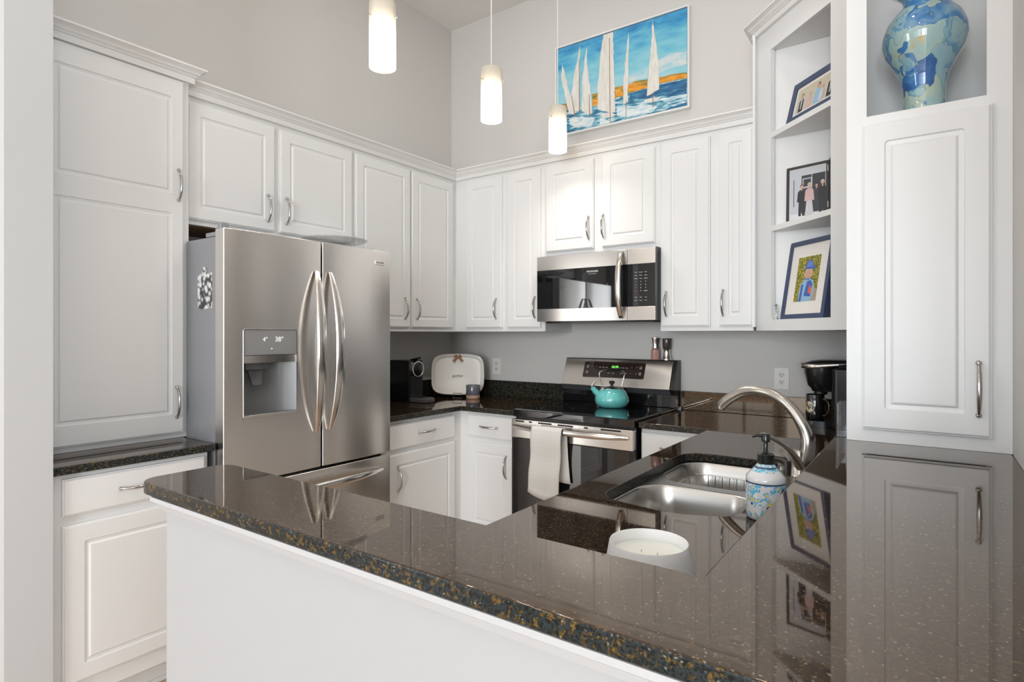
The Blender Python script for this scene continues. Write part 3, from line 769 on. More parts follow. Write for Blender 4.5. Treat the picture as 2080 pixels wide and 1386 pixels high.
text('4°', 'display_digits', .026, 'white_led', dl, (.7011, -1.990, 1.334), (0, 1, 0), (0, 0, 1))
text('·', 'display_digits', .05, 'white_led', dl, (.7011, -1.960, 1.293), (0, 1, 0), (0, 0, 1))
mb = MB()
lip = []
mb.loft([[(.7003 + .008 * (1 - abs(-1 + 2 * i / 12) ** 2), y0 + .004 + (y1 - y0 - .008) * i / 12, zz) for i in range(13)] for zz in (1.267, 1.236)] , 0, False, False, closed=False)
mb.loft([[(.672, y0 + .004 + (y1 - y0 - .008) * i / 12, 1.236) for i in range(13)], [(.7003 + .008 * (1 - abs(-1 + 2 * i / 12) ** 2), y0 + .004 + (y1 - y0 - .008) * i / 12, 1.236) for i in range(13)]], 0, False, False, closed=False)
mb.build('dispenser_lip', 'steelplain', dl)
mb = MB()
prof = [(y0 + .003, .700), (y0 + .012, .655), (y0 + .05, .636), (y1 - .10, .636), (y1 - .065, .642), (y1 - .04, .660), (y1 - .003, .700)]
mb.loft([[(x, y, z) for y, x in prof] for z in (1.020, 1.267)], 0, False, False, closed=False)
mb.poly([(x, y, 1.267) for y, x in prof]); mb.poly([(x, y, 1.020) for y, x in prof])
mb.build('dispenser_recess', 'recess', dl, smooth=50)
mb = MB(); mb.prism([(x * 1. + (.004 if x > .69 else 0), y) for y, x in prof], 1.0075, 1.0195); mb.build('drip_tray', 'steelplain', dl, .002)
MB().prism([(.640, -2.055), (.665, -2.060), (.678, -2.03), (.678, -1.985), (.665, -1.955), (.640, -1.96)], 1.205, 1.2365).build('nozzle', 'darkgrey', dl, .004)
mb = MB(); mb.loft([[(.655, -2.045, 1.205), (.655, -1.975, 1.205), (.662, -1.975, 1.205), (.662, -2.045, 1.205)], [(.668, -2.030, 1.140), (.668, -1.990, 1.140), (.673, -1.990, 1.140), (.673, -2.030, 1.140)]]); mb.build('dispenser_paddle', 'darkgrey', dl, .002)
MB().box((.6995, -1.384, 1.712), (.7025, -1.318, 1.734)).build('badge', 'steelplain', dr, .001)
text('FRIGIDAIRE', 'badge_lettering', .0098, 'ink', dr, (.7028, -1.351, 1.723), (0, 1, 0), (0, 0, 1))
mb = MB(); mb.box((.55, -2.166, 1.758), (.668, -2.120, 1.776)); mb.box((.640, -2.166, 1.757), (.668, -2.13, 1.812)); mb.build('hinge_cover', 'grey', c, .003)

def bw():
    m, t, n, l, p = nt('black_and_white_print')
    tc = n.new('ShaderNodeTexCoord'); v = n.new('ShaderNodeTexVoronoi'); v.feature = 'SMOOTH_F1'; v.inputs['Scale'].default_value = 42
    l.new(tc.outputs['Object'], v.inputs['Vector'])
    r = ramp(n, [(.18, (.80, .80, .80)), (.42, (.62, .62, .62)), (.56, (.16, .16, .17)), (.7, (.03, .03, .03))]); l.new(v.outputs['Distance'], r.inputs[0]); l.new(r.outputs[0], p.inputs['Base Color'])
    v.inputs['Smoothness'].default_value = .3
    p.inputs['Roughness'].default_value = .3
    return m
M['bw'] = bw()
tag(MB().slab([(.487, 1.468), (.52, 1.461), (.56, 1.463), (.604, 1.466), (.600, 1.612), (.56, 1.606), (.50, 1.612), (.486, 1.600)], -2.1660, -2.1666).build('photo_print', 'bw', None, 0, 0), 'black and white photo print stuck on the grey side of the fridge', 'photo')
mb = MB(); k = 20
mb.loft([[(.543 + .017 * math.cos(2 * PI * i / k), y, 1.620 + .017 * math.sin(2 * PI * i / k)) for i in range(k)] for y in (-2.1668, -2.1690)]); tag(mb.build('magnet', 'bw', None, .001), 'small round pale magnet holding the photo print on the fridge side', 'magnet')
# glass cake stand on the fridge
CX, CY = .452, -1.440
c = tag(MB().lathe([(.058, 0), (.060, .004), (.02, .012), (.014, .03), (.014, .062), (.03, .072), (.06, .076), (.06, .079), (.0001, .079)], (CX, CY, 1.7575), 40).build('cake_stand', 'speckle', None), 'round speckled glass cake stand on top of the fridge', 'cake stand')
MB().lathe([(.0001, .0795), (.150, .082), (.166, .090), (.168, .094), (.160, .0945), (.145, .088), (.0001, .086)], (CX, CY, 1.7575), 64).build('glass_plate', 'speckle', c)

# ================================================================== MICROWAVE
MX0, MX1, MY = 1.054, 1.805, -.415
MW = T_back(0)
c = thing('microwave', 'stainless steel over the range microwave with black glass door', 'microwave', (1.43, -.2, 1.43))
mb = MB(); mb.box((MX0 + .008, -.372, 1.432), (MX1 - .004, -.002, 1.8315)); mb.box((MX0 + .03, -.36, 1.424), (MX1 - .03, -.03, 1.4318)); mb.build('body', 'black', c, .002)
D0, D1 = .3735, .415
def mwband(x0, x1, tag_):
    d = MB(MW)
    d.slab(rr(x0, x1, 1.433, 1.824, .003), D0, D1 - .006)
    return d.build(tag_, 'black', c)
dd = mwband(MX0, 1.6425, 'door')
for z0_, z1_ in ((1.740, 1.824), (1.433, 1.508)):
    MB(MW).slab([(MX0, z0_), (1.6425, z0_), (1.6425, z1_), (MX0, z1_)], D1 - .0058, D1).build('steel_band', 'steel', dd, .001)
MB(MW).slab([(MX0, 1.5085), (1.6425, 1.5085), (1.6425, 1.7395), (MX0, 1.7395)], D1 - .0058, D1 - .001).build('door_window', 'blackglass', dd)
text('FRIGIDAIRE', 'lettering', .0145, 'txtw', dd, (1.430, -D1 + .0006, 1.716), (1, 0, 0), (0, 0, 1))
text('GALLERY', 'lettering', .0075, 'txtw', dd, (1.430, -D1 + .0006, 1.702), (1, 0, 0), (0, 0, 1), spacing=1.8)
rings = []
for i in range(25):
    t = -1 + 2 * i / 24; k = 1 - abs(t) ** 2.6; out = D1 + .006 + .044 * k
    rings.append([(1.610 + (.012 + .005 * k) * math.sin(2 * PI * j / 12), -(out + (.004 + .003 * k) * math.cos(2 * PI * j / 12)), 1.629 + .185 * t) for j in range(12)])
MB().loft(rings).build('handle', 'steelplain', dd, smooth=60)
cp = mwband(1.6455, MX1, 'control_panel')
for z0_, z1_ in ((1.740, 1.824), (1.433, 1.508)):
    MB(MW).slab([(1.6455, z0_), (MX1, z0_), (MX1, z1_), (1.6455, z1_)], D1 - .0058, D1).build('steel_band', 'steel', cp, .001)
MB(MW).slab([(1.6455, 1.5085), (MX1, 1.5085), (MX1, 1.7395), (1.6455, 1.7395)], D1 - .0058, D1 - .001).build('keypad', 'blackglass', cp)
rows = [('Bake', 'Popcorn', 'Melt'), ('Auto', 'Sensor', 'Soften'), ('Reheat', 'Cook', 'Defrost'), '123', '456', '789', (None, '0', None), (), ('Timer', 'Light', 'Vent'), ('Clock', 'Power', 'Lock')]
for i, row in enumerate(rows):
    for q_, s_ in zip((1.695, 1.7235, 1.752), row):
        if s_: text(s_, 'key_print', .0085 if i in (3, 4, 5, 6) else .0062, 'txtw', cp, (q_, -D1 + .0006, 1.694 - i * .0170), (1, 0, 0), (0, 0, 1))
text('cancel', 'key_print', .0070, 'txtr', cp, (1.695, -D1 + .0006, 1.694 - 6 * .0170), (1, 0, 0), (0, 0, 1))
text('START', 'key_print', .0075, 'txtw', cp, (1.752, -D1 + .0006, 1.694 - 6 * .0170), (1, 0, 0), (0, 0, 1))

# ================================================================== RANGE
RX0, RX1 = 1.0545, 1.800
c = thing('range', 'stainless steel electric range with black glass cooktop', 'stove', (1.427, -.35, 0))
MB().box((RX0 + .004, -.645, .02), (RX1 - .003, -.03, .885)).build('body', 'black', c, .002)
mb = MB(T_back(0)); mb.slab([(RX0, .886), (RX1, .886), (RX1, .928), (RX0, .928)], .062, .672); mb.build('cooktop', 'blackglass', c, .007, seg=3).location = (0, 0, 0)
mb = MB()
def ringmark(cx, cy, r):
    k = 40; mb.loft([[(cx + rr_ * math.cos(2 * PI * i / k), cy + rr_ * math.sin(2 * PI * i / k), .9284) for i in range(k)] for rr_ in (r, r - .0012)], 0, False, False)
for q in [(1.245, -.50, .095), (1.615, -.50, .115), (1.245, -.25, .075), (1.615, -.25, .075), (1.43, -.24, .05)]: ringmark(*q)
mb.build('burner_markings', 'darkgrey', c)
mb = MB(); mb.extrude([(-.105, .9285), (-.105, 1.003), (-.060, 1.003), (-.060, .9285)], RX0, RX1); mb.build('backguard_base', 'blackglass', c, .003)
mb = MB(); mb.extrude([(-.130, 1.036), (-.060, 1.200), (-.004, 1.200), (-.004, 1.003), (-.100, 1.003)], RX0, 1.776); mb.build('backguard', 'steel', c, .003)
mb = MB(); mb.extrude([(-.1005, 1.0025), (-.1315, 1.0355), (-.128, 1.0365), (-.090, 1.0036)], RX0, 1.776); mb.build('backguard_trim', 'darkgrey', c, 0)
mb = MB(); mb.extrude([(-.128, 1.034), (-.058, 1.203), (-.004, 1.203), (-.004, .93), (-.11, .93), (-.104, 1.0)], 1.7765, 1.801); mb.extrude([(-.004, 1.2005), (-.004, 1.2032), (-.0585, 1.2032), (-.0605, 1.2005)], RX0, 1.7764); mb.build('end_cap', 'black', c, .003)
n_ = Vector((0, -.164, .070)).normalized()                  # outward normal of the slanted panel
up_ = Vector((0, .070, .164)).normalized(); base_ = Vector((0, -.130, 1.036))
def on_guard(x, s, off): p = base_ + up_ * s + n_ * off; return (x, p.y, p.z)
TG = lambda u, d, z: on_guard(u, z, d)
cpan = MB(TG); cpan.slab(rr(1.200, 1.610, .055, .158, .006), .0005, .0035); cpan = cpan.build('control_panel', 'panelbrown', c)
def gtext(s, size, m_, x, sz): text(s, 'panel_print', size, m_, cpan, on_guard(x, sz, .0040), (1, 0, 0), tuple(up_))
gtext('10:39', .0215, 'green_led', 1.412, .126)
for x, s_ in [(1.255, '−'), (1.287, '+'), (1.525, '−'), (1.558, '+')]: gtext(s_, .014, 'txtw', x, .126)
for x, s_ in [(1.312, 'Bake'), (1.335, 'Broil'), (1.358, 'Keep'), (1.445, 'ON'), (1.468, 'Clean'), (1.492, 'Timer')]: gtext(s_, .0078, 'txtw', x, .122)
for x, s_ in [(1.378, 'Lock'), (1.408, 'Light'), (1.465, 'START'), (1.490, 'OFF')]: gtext(s_, .0078, 'txtw', x, .085)
for x, s_ in [(1.525, '−'), (1.558, '+')]: gtext(s_, .014, 'txtw', x, .085)
for x, z_ in [(1.225, .126), (1.225, .088), (1.583, .126), (1.583, .088)]:
    q = MB(TG); q.slab(rr(x - .007, x + .007, z_ - .008, z_ + .008, .001), .0036, .0041); q.slab(rr(x - .0055, x + .0055, z_ - .0065, z_ + .0065, .001), .0042, .0045, 1); q.slab(rr(x - .001, x + .003, z_ - .004, z_, .001), .0046, .0049, 0); q.build('burner_icon', ['txtw', 'panelbrown'], cpan)
# oven door
RD = T_back(0)
dr_ = MB(RD); dr_.slab([(1.060, .235), (1.798, .235), (1.798, .772), (1.060, .772)], .646, .688)
dr_ = dr_.build('oven_door', 'black', c, .003)
MB(RD).slab([(1.060, .7725), (1.798, .7725), (1.798, .876), (1.060, .876)], .646, .690).build('steel_band', 'steel', dr_, .003)
MB(RD).slab(rr(1.075, 1.783, .25, .768, .004), .6885, .6900).build('oven_window', 'window_dark', dr_)
mb = MB(RD)
for a, b in [(1.085, 1.145), (1.178, 1.198), (1.240, 1.325), (1.365, 1.46), (1.525, 1.548), (1.622, 1.735)]:
    mb.slab([(a, .8625), (b, .8625), (b, .8705), (a, .8705)], .6902, .6908)
mb.build('vent_slots', 'gap', dr_)
rings = []
for i in range(29):
    t = -1 + 2 * i / 28; k = 1 - abs(t) ** 3; out = .694 + .040 * k
    rings.append([(1.425 + .352 * t, -(out + (.005 + .004 * k) * math.cos(2 * PI * j / 12)), .836 + (.010 + .007 * k) * math.sin(2 * PI * j / 12)) for j in range(12)])
MB().loft(rings).build('handle', 'steelplain', dr_, smooth=60)
MB(RD).slab([(1.060, .04), (1.798, .04), (1.798, .225), (1.060, .225)], .646, .686).build('storage_drawer', 'steel', c, .003)
# towel over the oven handle
def towel():
    mb = MB(); nx = 16
    def sheet(x0, x1, prof, sway, shear=0., low=None):
        rings = []
        for s, (d_, z_) in enumerate(prof):
            row = []
            for i in range(nx + 1):
                t = i / nx; f = s / (len(prof) - 1)
                zz = z_
                if low is not None and s > 2: zz = z_ + low(t) * ((s - 2) / (len(prof) - 3)) ** 1.5
                x = x0 + (x1 - x0) * t + shear * f * f * (1 if x0 < 1.36 else 1)
                row.append((x, -(d_ + sway * math.sin(t * 9 + 1.) * f), zz))
            rings.append(row)
        return rings
    front = [(.728, .8535), (.738, .8555), (.748, .850), (.7505, .835)] + [(.752 + .004 * math.sin(k * .9), .835 - .0265 * k) for k in range(1, 14)]
    r = sheet(1.236, 1.424, front, .006, -.022, lambda t: -.035 * math.sin(PI * min(1, t * .95)) + .01)
    th = .003
    mb.loft(r, 0, False, False, closed=False)
    back = [(.728, .8535), (.718, .8545), (.711, .848), (.7085, .832)] + [(.7065, .832 - .026 * k) for k in range(1, 11)]
    r2 = sheet(1.245, 1.430, back, .003, .022, lambda t: -.01 * t)
    mb.loft(r2, 0, False, False, closed=False)
    o = mb.build('kitchen_towel', 'towel', None, smooth=80)
    s = o.modifiers.new('thick', 'SOLIDIFY'); s.thickness = .0035; s.offset = 1
    return o
tag(towel(), 'white checked towel hanging over the oven door handle', 'towel')

# ================================================================== KETTLE
KX, KY = 1.475, -.255
c = thing('kettle', 'turquoise enamel kettle with black grip on the cooktop', 'kettle', (KX, KY, .9286), YAW)
K0 = Vector((KX, KY, .9286))
def KT(u, d, z):      # local frame: u to the right in the photo, d towards the camera
    return tuple(Matrix.Translation(K0) @ Matrix.Rotation(YAW, 4, 'Z') @ Vector((u, -d, z)))
mb = MB(KT); mb.lathe([(.070, 0), (.082, .004), (.0955, .020), (.1005, .040), (.0985, .058), (.090, .078), (.078, .094), (.066, .104), (.058, .108)], n=56, cap1=False)
mb.build('body', 'turq', c, smooth=60)
mb = MB(KT); mb.lathe([(.0585, .1075), (.060, .111), (.056, .116), (.040, .1195), (.0001, .122)], n=48); l_ = mb.build('lid', 'chrome', c, smooth=50)
mb = MB(KT); mb.lathe([(.008, .1215), (.0075, .129), (.010, .134), (.0165, .141), (.0175, .147), (.013, .153), (.0001, .1545)], n=28); mb.build('knob', 'black', l_, smooth=60)
mb = MB(KT); mb.tube([(-.076, 0, .072), (-.098, 0, .092), (-.113, 0, .112), (-.117, 0, .119)], [.021, .0175, .0150, .0145], 20); mb.build('spout', 'turq', c, smooth=60)
mb = MB(KT); mb.tube([(-.116, 0, .1175), (-.120, 0, .1245)], [.0165, .0165], 20); mb.tube([(-.119, 0, .124), (-.112, 0, .135), (-.101, 0, .148), (-.098, 0, .156)], [.006, .0055, .0055, .004], 10); mb.build('whistle_lever', 'chrome', c, smooth=60)
for sg in (-1, 1):
    mb = MB(KT); mb.tube([(sg * .056, 0, .105), (sg * .058, 0, .128), (sg * .068, 0, .165), (sg * .0745, 0, .188), (sg * .071, 0, .206), (sg * .055, 0, .213)], .0028, 10)
    b0 = [(sg * .060 - .009, -.008, .100), (sg * .060 + .009, -.008, .094), (sg * .060 + .009, .008, .094), (sg * .060 - .009, .008, .100)]
    mb.loft([b0, [(x, y, z + .020) for x, y, z in b0]]); mb.build('handle_wire', 'chrome', c, smooth=50)
mb = MB(KT); rings = []
for i in range(17):
    t = -1 + 2 * i / 16; k = 1 - t ** 4 * .75
    rings.append([(.057 * t, .008 * k * math.cos(2 * PI * j / 14), .2135 + .006 * (1 - t * t) + .009 * k * math.sin(2 * PI * j / 14)) for j in range(14)])
mb.loft(rings); mb.build('grip', 'black', c, smooth=70)
# grinders on top of the backguard
c = thing('salt_grinder', 'salt grinder with pink salt and a steel top on the range backguard', 'grinder', (1.656, -.034, 1.2035))
MB().lathe([(.0255, 0), (.0275, .003), (.0275, .056), (.020, .066)], (1.656, -.034, 1.2035), 32).build('salt', 'salt', c)
MB().lathe([(.0265, .0665), (.0205, .069), (.0185, .085), (.0225, .118), (.0260, .128), (.0255, .132), (.0001, .1325)], (1.656, -.034, 1.2035), 32).build('grinder_top', 'steelplain', c)
c = thing('pepper_grinder', 'pepper grinder with dark glass top and steel base on the range backguard', 'grinder', (1.727, -.034, 1.2035))
MB().lathe([(.0290, 0), (.0290, .004), (.0250, .012), (.0195, .045), (.0190, .056), (.0225, .064)], (1.727, -.034, 1.2035), 32).build('grinder_base', 'steelplain', c)
MB().lathe([(.0215, .0645), (.0255, .072), (.0270, .120), (.0255, .128), (.0001, .129)], (1.727, -.034, 1.2035), 32).build('pepper', 'pepper', c)

# ================================================================== LEFT COUNTER THINGS
# capsule coffee machine
c = thing('capsule_coffee_machine', 'black capsule coffee machine on the counter right of the fridge', 'coffee machine', (.2, -.64, .9145))
mb = MB(); N0, N1 = -.705, -.578
def nb(x0, x1, z0, z1, r):
    P = []
    for a in range(7):
        t = math.radians(90 + 90 * a / 6); P.append((x0 + r + r * math.cos(t), z1 - r + r * math.sin(t)))
    return [(x1, z1 - .004)] + [(x1 - .004, z1)] + P + [(x0, z0), (x1, z0)]
mb.slab([(x, z) for x, z in nb(.035, .255, .920, 1.186, .055)], -N1, -N0)
mb.T = T_id
mb = MB(T_back(0)); mb.slab(nb(.035, .255, .920, 1.186, .055), -N1, -N0); mb.build('body', 'black', c, .006, seg=3)
mb = MB()
for k in range(13): mb.box((.2555, -.693, 1.075 - .0095 * k), (.268, -.590, 1.080 - .0095 * k))
mb.box((.2555, -.697, .945), (.262, -.586, 1.085)); mb.build('ribbed_front', 'blackmatte', c, .001)
def xring(x0, x1, r0, r1, cy, cz, k=36): return [[(x, cy + r * math.cos(2 * PI * i / k), cz + r * math.sin(2 * PI * i / k)) for i in range(k)] for x, r in ((x0, r0), (x0, r1), (x1, r1), (x1, r0))]
mb = MB(); mb.loft(xring(.250, .278, .045, .052, -.642, 1.129) , 0, False, False); mb.loft([xring(.250, .278, .045, .052, -.642, 1.129)[3], xring(.250, .278, .045, .052, -.642, 1.129)[0]], 0, False, False); mb.build('chrome_ring', 'chrome', c, .001)
mb = MB(); mb.loft([[(x, -.642 + r * math.cos(2 * PI * i / 32), 1.129 + r * math.sin(2 * PI * i / 32)) for i in range(32)] for x, r in ((.256, .0445), (.278, .0445), (.286, .030), (.288, .010))]); mb.build('head', 'black', c)
mb = MB(); mb.tube([(.225, -.642, 1.188), (.262, -.642, 1.195), (.285, -.642, 1.200)], [.009, .008, .009], 14, flat=2.2); mb.build('lever', 'black', c)
mb = MB(); mb.prism([(.10, -.697), (.36, -.697), (.388, -.680), (.398, -.642), (.388, -.604), (.36, -.587), (.10, -.587)], .9148, .944); mb.build('drip_base', 'darkgrey', c, .006)
mb = MB(); mb.prism([(.27, -.685), (.355, -.685), (.378, -.670), (.386, -.642), (.378, -.614), (.355, -.599), (.27, -.599)], .9442, .948); mb.build('drip_grate', 'steelplain', c, .001)
MB().prism([(.3885, -.682), (.3965, -.660), (.3960, -.6595), (.388, -.6815)], .928, .935).build('badge', 'steelplain', c)
# platter leaning on its wire stand
PX, PY, PZ_ = .290, -.262, .9147
PR = Matrix.Translation((PX, PY, PZ_)) @ Matrix.Rotation(YAW + .05, 4, 'Z')
def PT(u, d, z): return tuple(PR @ Vector((u, -d, z)))
TL_ = math.radians(11)
def PL(u, d, z):       # platter frame tilted back
    z2 = z + .016; return PT(u, d * math.cos(TL_) - z2 * math.sin(TL_) + .030, d * math.sin(TL_) + z2 * math.cos(TL_))
def plat(s, o):        # soft barrel outline, s scale in m inwards, o out of plane
    P = []; n = 72; a_, b_ = .186 - s, .146 - s
    for i in range(n):
        t = 2 * PI * i / n; ct, st = math.cos(t), math.sin(t)
        e = .33
        x = math.copysign(abs(ct) ** e, ct); z = math.copysign(abs(st) ** e, st)
        x *= a_ * (1 - .055 * z * z); z *= b_ * (1 - .10 * x * x / (a_ * a_))
        P.append((x, o, z + .146))
    return P
mb = MB(PL); mb.loft([plat(.05, -.004), plat(.004, .004), plat(0, .010), plat(.004, .014), plat(.018, .010), plat(.024, .003), plat(.028, .002), plat(.06, .002)], 0, True, True)
c = tag(mb.build('serving_platter', 'ceramic', None, smooth=50), 'white ceramic serving platter reading gather, leaning in the counter corner', 'platter')
def mtx_dir(T, a, b): return tuple(Vector(T(*b)) - Vector(T(*a)))
text('gather', 'lettering', .030, 'ink', c, PL(0, .0035, .135), mtx_dir(PL, (0, 0, 0), (1, 0, 0)), mtx_dir(PL, (0, 0, 0), (0, 0, 1)))
mb = MB(PL)
for sg in (-1, 1):
    mb.tube([(0, .018, .268), (sg * .014, .026, .277), (sg * .026, .022, .270), (sg * .012, .020, .262)], [.005, .008, .007, .004], 10, flat=.6)
    mb.tube([(0, .018, .268), (sg * .018, .019, .252), (sg * .033, .018, .236)], [.005, .008, .009], 10, flat=.5)
mb.ball((0, .020, .268), .008)
mb.build('bow', 'jute', c)
mb = MB(PT); q = .0022
mb.tube([(-.030, .085, q), (-.030, .085, .034), (.030, .085, .034), (.030, .085, q), (-.030, .085, q)], q, 8)
for sg in (-1, 1): mb.tube([(sg * .030, .085, q), (sg * .030, -.075, q), (sg * .030, -.085, .16)], q, 8)
tag(mb.build('plate_stand', 'blackmatte', None), 'small black wire stand holding up the white platter', 'stand')
# tumbler
MX, MY_ = .440, -.278
c = tag(MB().lathe([(.046, .024), (.0485, .028), (.0485, .090), (.0470, .0925), (.0450, .090), (.0445, .030), (.0001, .026)], (MX, MY_, .9146), 44, cap0=False, cap1=False).build('tumbler', 'greyglaze', None, smooth=60), 'grey glazed stoneware cup with bare clay base beside the platter', 'cup')
MB().lathe([(.0455, 0), (.0475, .002), (.0478, .0238), (.0455, .0240), (.0001, .0240)], (MX, MY_, .9146), 44).build('clay_base', 'clay', c, smooth=50)
# outlets
def outlet(cx, cz, label):
    o = thing('power_outlet', label, 'outlet', (cx, 0, cz), 0, 'wall outlets')
    T = T_back(0)
    MB(T).slab(rr(cx - .037, cx + .037, cz - .058, cz + .058, .003), .0002, .005).build('cover_plate', 'outlet', o, .0015)
    for s in (-1, 1):
        z = cz + s * .0195; k = 24
        f = MB(T).slab([(cx + max(-.0145, min(.0145, .017 * math.cos(2 * PI * i / k))), z + .0145 * math.sin(2 * PI * i / k)) for i in range(k)], .0052, .0068).build('receptacle', 'ivory', o)
        q = MB(T)
        q.slab([(cx - .0078, z - .001), (cx - .0055, z - .001), (cx - .0055, z + .0075), (cx - .0078, z + .0075)], .0069, .0072)
        q.slab([(cx + .0055, z), (cx + .0078, z), (cx + .0078, z + .0065), (cx + .0055, z + .0065)], .0069, .0072)
        q.slab([(cx + .0025 * math.cos(2 * PI * i / 12), z - .0065 + .0025 * math.sin(2 * PI * i / 12)) for i in range(12)], .0069, .0072)
        q.build('slots', 'slot', f)
    k = 12; MB(T).slab([(cx + .003 * math.cos(2 * PI * i / k), cz + .003 * math.sin(2 * PI * i / k)) for i in range(k)], .0052, .006).build('screw', 'outlet', o)
outlet(.437, 1.124, 'white wall outlet between the platter and the range')
outlet(2.352, 1.118, 'white wall outlet above the faucet, left of the pod coffee maker')

# ================================================================== PAINTING
c = thing('painting', 'framed sailboat painting hanging above the wall cabinets', 'painting', (1.405, 0, 2.675))
T = T_back(0)
px0, px1, pz0, pz1 = .953, 1.861, 2.677, 3.277
mb = MB(T); f = .010
for a, b, z0_, z1_ in [(px0, px1, pz0, pz0 + f), (px0, px1, pz1 - f, pz1), (px0, px0 + f, pz0 + f, pz1 - f), (px1 - f, px1, pz0 + f, pz1 - f)]:
    mb.slab([(a, z0_), (b, z0_), (b, z1_), (a, z1_)], .001, .038)
mb.slab([(px0 + f, pz0 + f), (px1 - f, pz0 + f), (px1 - f, pz1 - f), (px0 + f, pz1 - f)], .001, .010, 1)
mb.build('frame', ['white', 'gap'], c, .001)
cv = MB(T); g = f + .004
cvo = cv.slab([(px0 + g, pz0 + g), (px1 - g, pz0 + g), (px1 - g, pz1 - g), (px0 + g, pz1 - g)], .012, .030).build('canvas', 'sky', c, smooth=0)
for v in cvo.data.vertices: pass
PNT={
 'sail1':[(1.003,3.166),(1.052,2.984),(1.1,2.818),(1.096,2.802),(1.056,2.814),(1.023,2.955),(0.998,3.061)],
 'sail2':[(1.142,3.261),(1.135,3.096),(1.132,2.815),(1.08,2.83),(1.076,2.957),(1.096,3.064),(1.128,3.196)],
 'sail3':[(1.188,3.22),(1.194,3.08),(1.212,2.966),(1.227,2.783),(1.198,2.776),(1.151,2.814),(1.159,3.048),(1.175,3.155)],
 'sail4':[(1.309,3.269),(1.375,3.268),(1.39,2.755),(1.361,2.751),(1.271,2.794),(1.267,2.952),(1.286,3.138)],
 'sail5':[(1.481,3.23),(1.479,3.006),(1.476,2.795),(1.444,2.786),(1.443,2.889),(1.462,3.09)],
 'sail6':[(1.636,3.271),(1.653,3.147),(1.676,2.967),(1.676,2.826),(1.598,2.803),(1.612,2.945),(1.629,3.108)],
 'hull4':[(1.278,2.765),(1.357,2.755),(1.397,2.736),(1.372,2.725),(1.312,2.734)],
 'hull6':[(1.581,2.784),(1.639,2.784),(1.686,2.778),(1.673,2.766),(1.626,2.758),(1.592,2.768)],
 'land_r':[(1.225,2.904),(1.271,2.903),(1.394,2.908),(1.491,2.904),(1.515,2.914),(1.612,2.905),(1.679,2.899),(1.745,2.898),(1.846,2.885),(1.846,2.851),(1.679,2.857),(1.612,2.848),(1.494,2.85),(1.459,2.839),(1.386,2.836),(1.229,2.838)],
 'land_l':[(0.95,2.894),(0.974,2.896),(1.039,2.888),(1.052,2.864),(1.047,2.837),(0.95,2.862)],
 'orange':[(1.679,2.886),(1.765,2.884),(1.846,2.875),(1.846,2.854),(1.745,2.863),(1.679,2.864)],
 'orange2':[(1.476,2.901),(1.515,2.91),(1.543,2.884),(1.598,2.871),(1.605,2.853),(1.543,2.852),(1.48,2.857)],
 'orange3':[(1.229,2.872),(1.267,2.86),(1.269,2.826),(1.23,2.824)],
 'orange4':[(1.39,2.895),(1.441,2.87),(1.441,2.84),(1.394,2.854)],
 'sea':[(0.95,2.862),(1.047,2.837),(1.229,2.838),(1.386,2.836),(1.494,2.85),(1.679,2.857),(1.846,2.851),(1.846,2.667),(1.056,2.676),(0.95,2.679)],
 'seadark':[(1.487,2.845),(1.679,2.854),(1.846,2.847),(1.846,2.76),(1.745,2.769),(1.673,2.786),(1.585,2.79),(1.487,2.819)],
 'foam1':[(1.679,2.768),(1.846,2.76),(1.846,2.745),(1.713,2.741)],
 'foam2':[(1.401,2.779),(1.585,2.757),(1.666,2.726),(1.632,2.695),(1.473,2.703),(1.401,2.726)],
 'foam3':[(1.056,2.786),(1.151,2.779),(1.252,2.744),(1.221,2.702),(1.12,2.709),(1.064,2.742)],
 'foam4':[(1.282,2.737),(1.327,2.721),(1.353,2.675),(1.282,2.673)],
 'deep':[(1.646,2.679),(1.846,2.711),(1.846,2.667),(1.679,2.669)],
 'cloud':[(1.673,3.006),(1.745,3.025),(1.846,3.009),(1.846,2.934),(1.745,2.936),(1.673,2.923)],
 'cloud2':[(1.48,2.953),(1.543,2.963),(1.605,2.973),(1.605,2.915),(1.529,2.921),(1.48,2.913)],
 'skyd':[(1.639,3.266),(1.846,3.267),(1.846,3.214),(1.745,3.221),(1.666,3.226)],
 'skyd2':[(0.95,3.28),(1.312,3.263),(1.297,3.237),(1.135,3.242),(1.015,3.241),(0.95,3.223)],
 'mast2':[(1.132,3.152),(1.135,3.152),(1.139,2.803),(1.133,2.804)],
 'mast4':[(1.348,3.229),(1.352,3.228),(1.358,2.674),(1.353,2.675)],
 'mast1':[(1.076,2.929),(1.079,2.928),(1.105,2.789),(1.098,2.789)],
 'mast3':[(1.206,2.905),(1.21,2.904),(1.213,2.756),(1.207,2.757)],
 'mast5':[(1.463,2.805),(1.467,2.804),(1.464,2.682),(1.461,2.683)],
 'mast6':[(1.636,2.817),(1.641,2.816),(1.641,2.726),(1.636,2.727)],
}
MATS = ['p_sea', 'p_deep', 'p_land', 'p_orange', 'p_sail', 'p_foam', 'p_mast', 'p_cloud', 'p_skyd']
M['p_skyd'] = brushed_paint('painted_dark_sky', [(.3, (.03, .22, .50)), (.6, (.06, .36, .60)), (.8, (.15, .50, .66))], (2, 1, 5), .3)
order = [('cloud', 7), ('cloud2', 7), ('skyd', 8), ('skyd2', 8), ('land_l', 2), ('land_r', 2), ('sea', 0), ('orange', 3), ('orange2', 3), ('orange3', 3), ('orange4', 3), ('seadark', 1), ('foam1', 5), ('foam2', 5), ('foam3', 5), ('foam4', 5), ('deep', 1), ('sail1', 4), ('sail2', 4), ('sail3', 4), ('sail4', 4), ('sail5', 4), ('sail6', 4), ('hull4', 4), ('hull6', 4), ('mast1', 6), ('mast2', 6), ('mast3', 6), ('mast4', 6), ('mast5', 6), ('mast6', 6)]
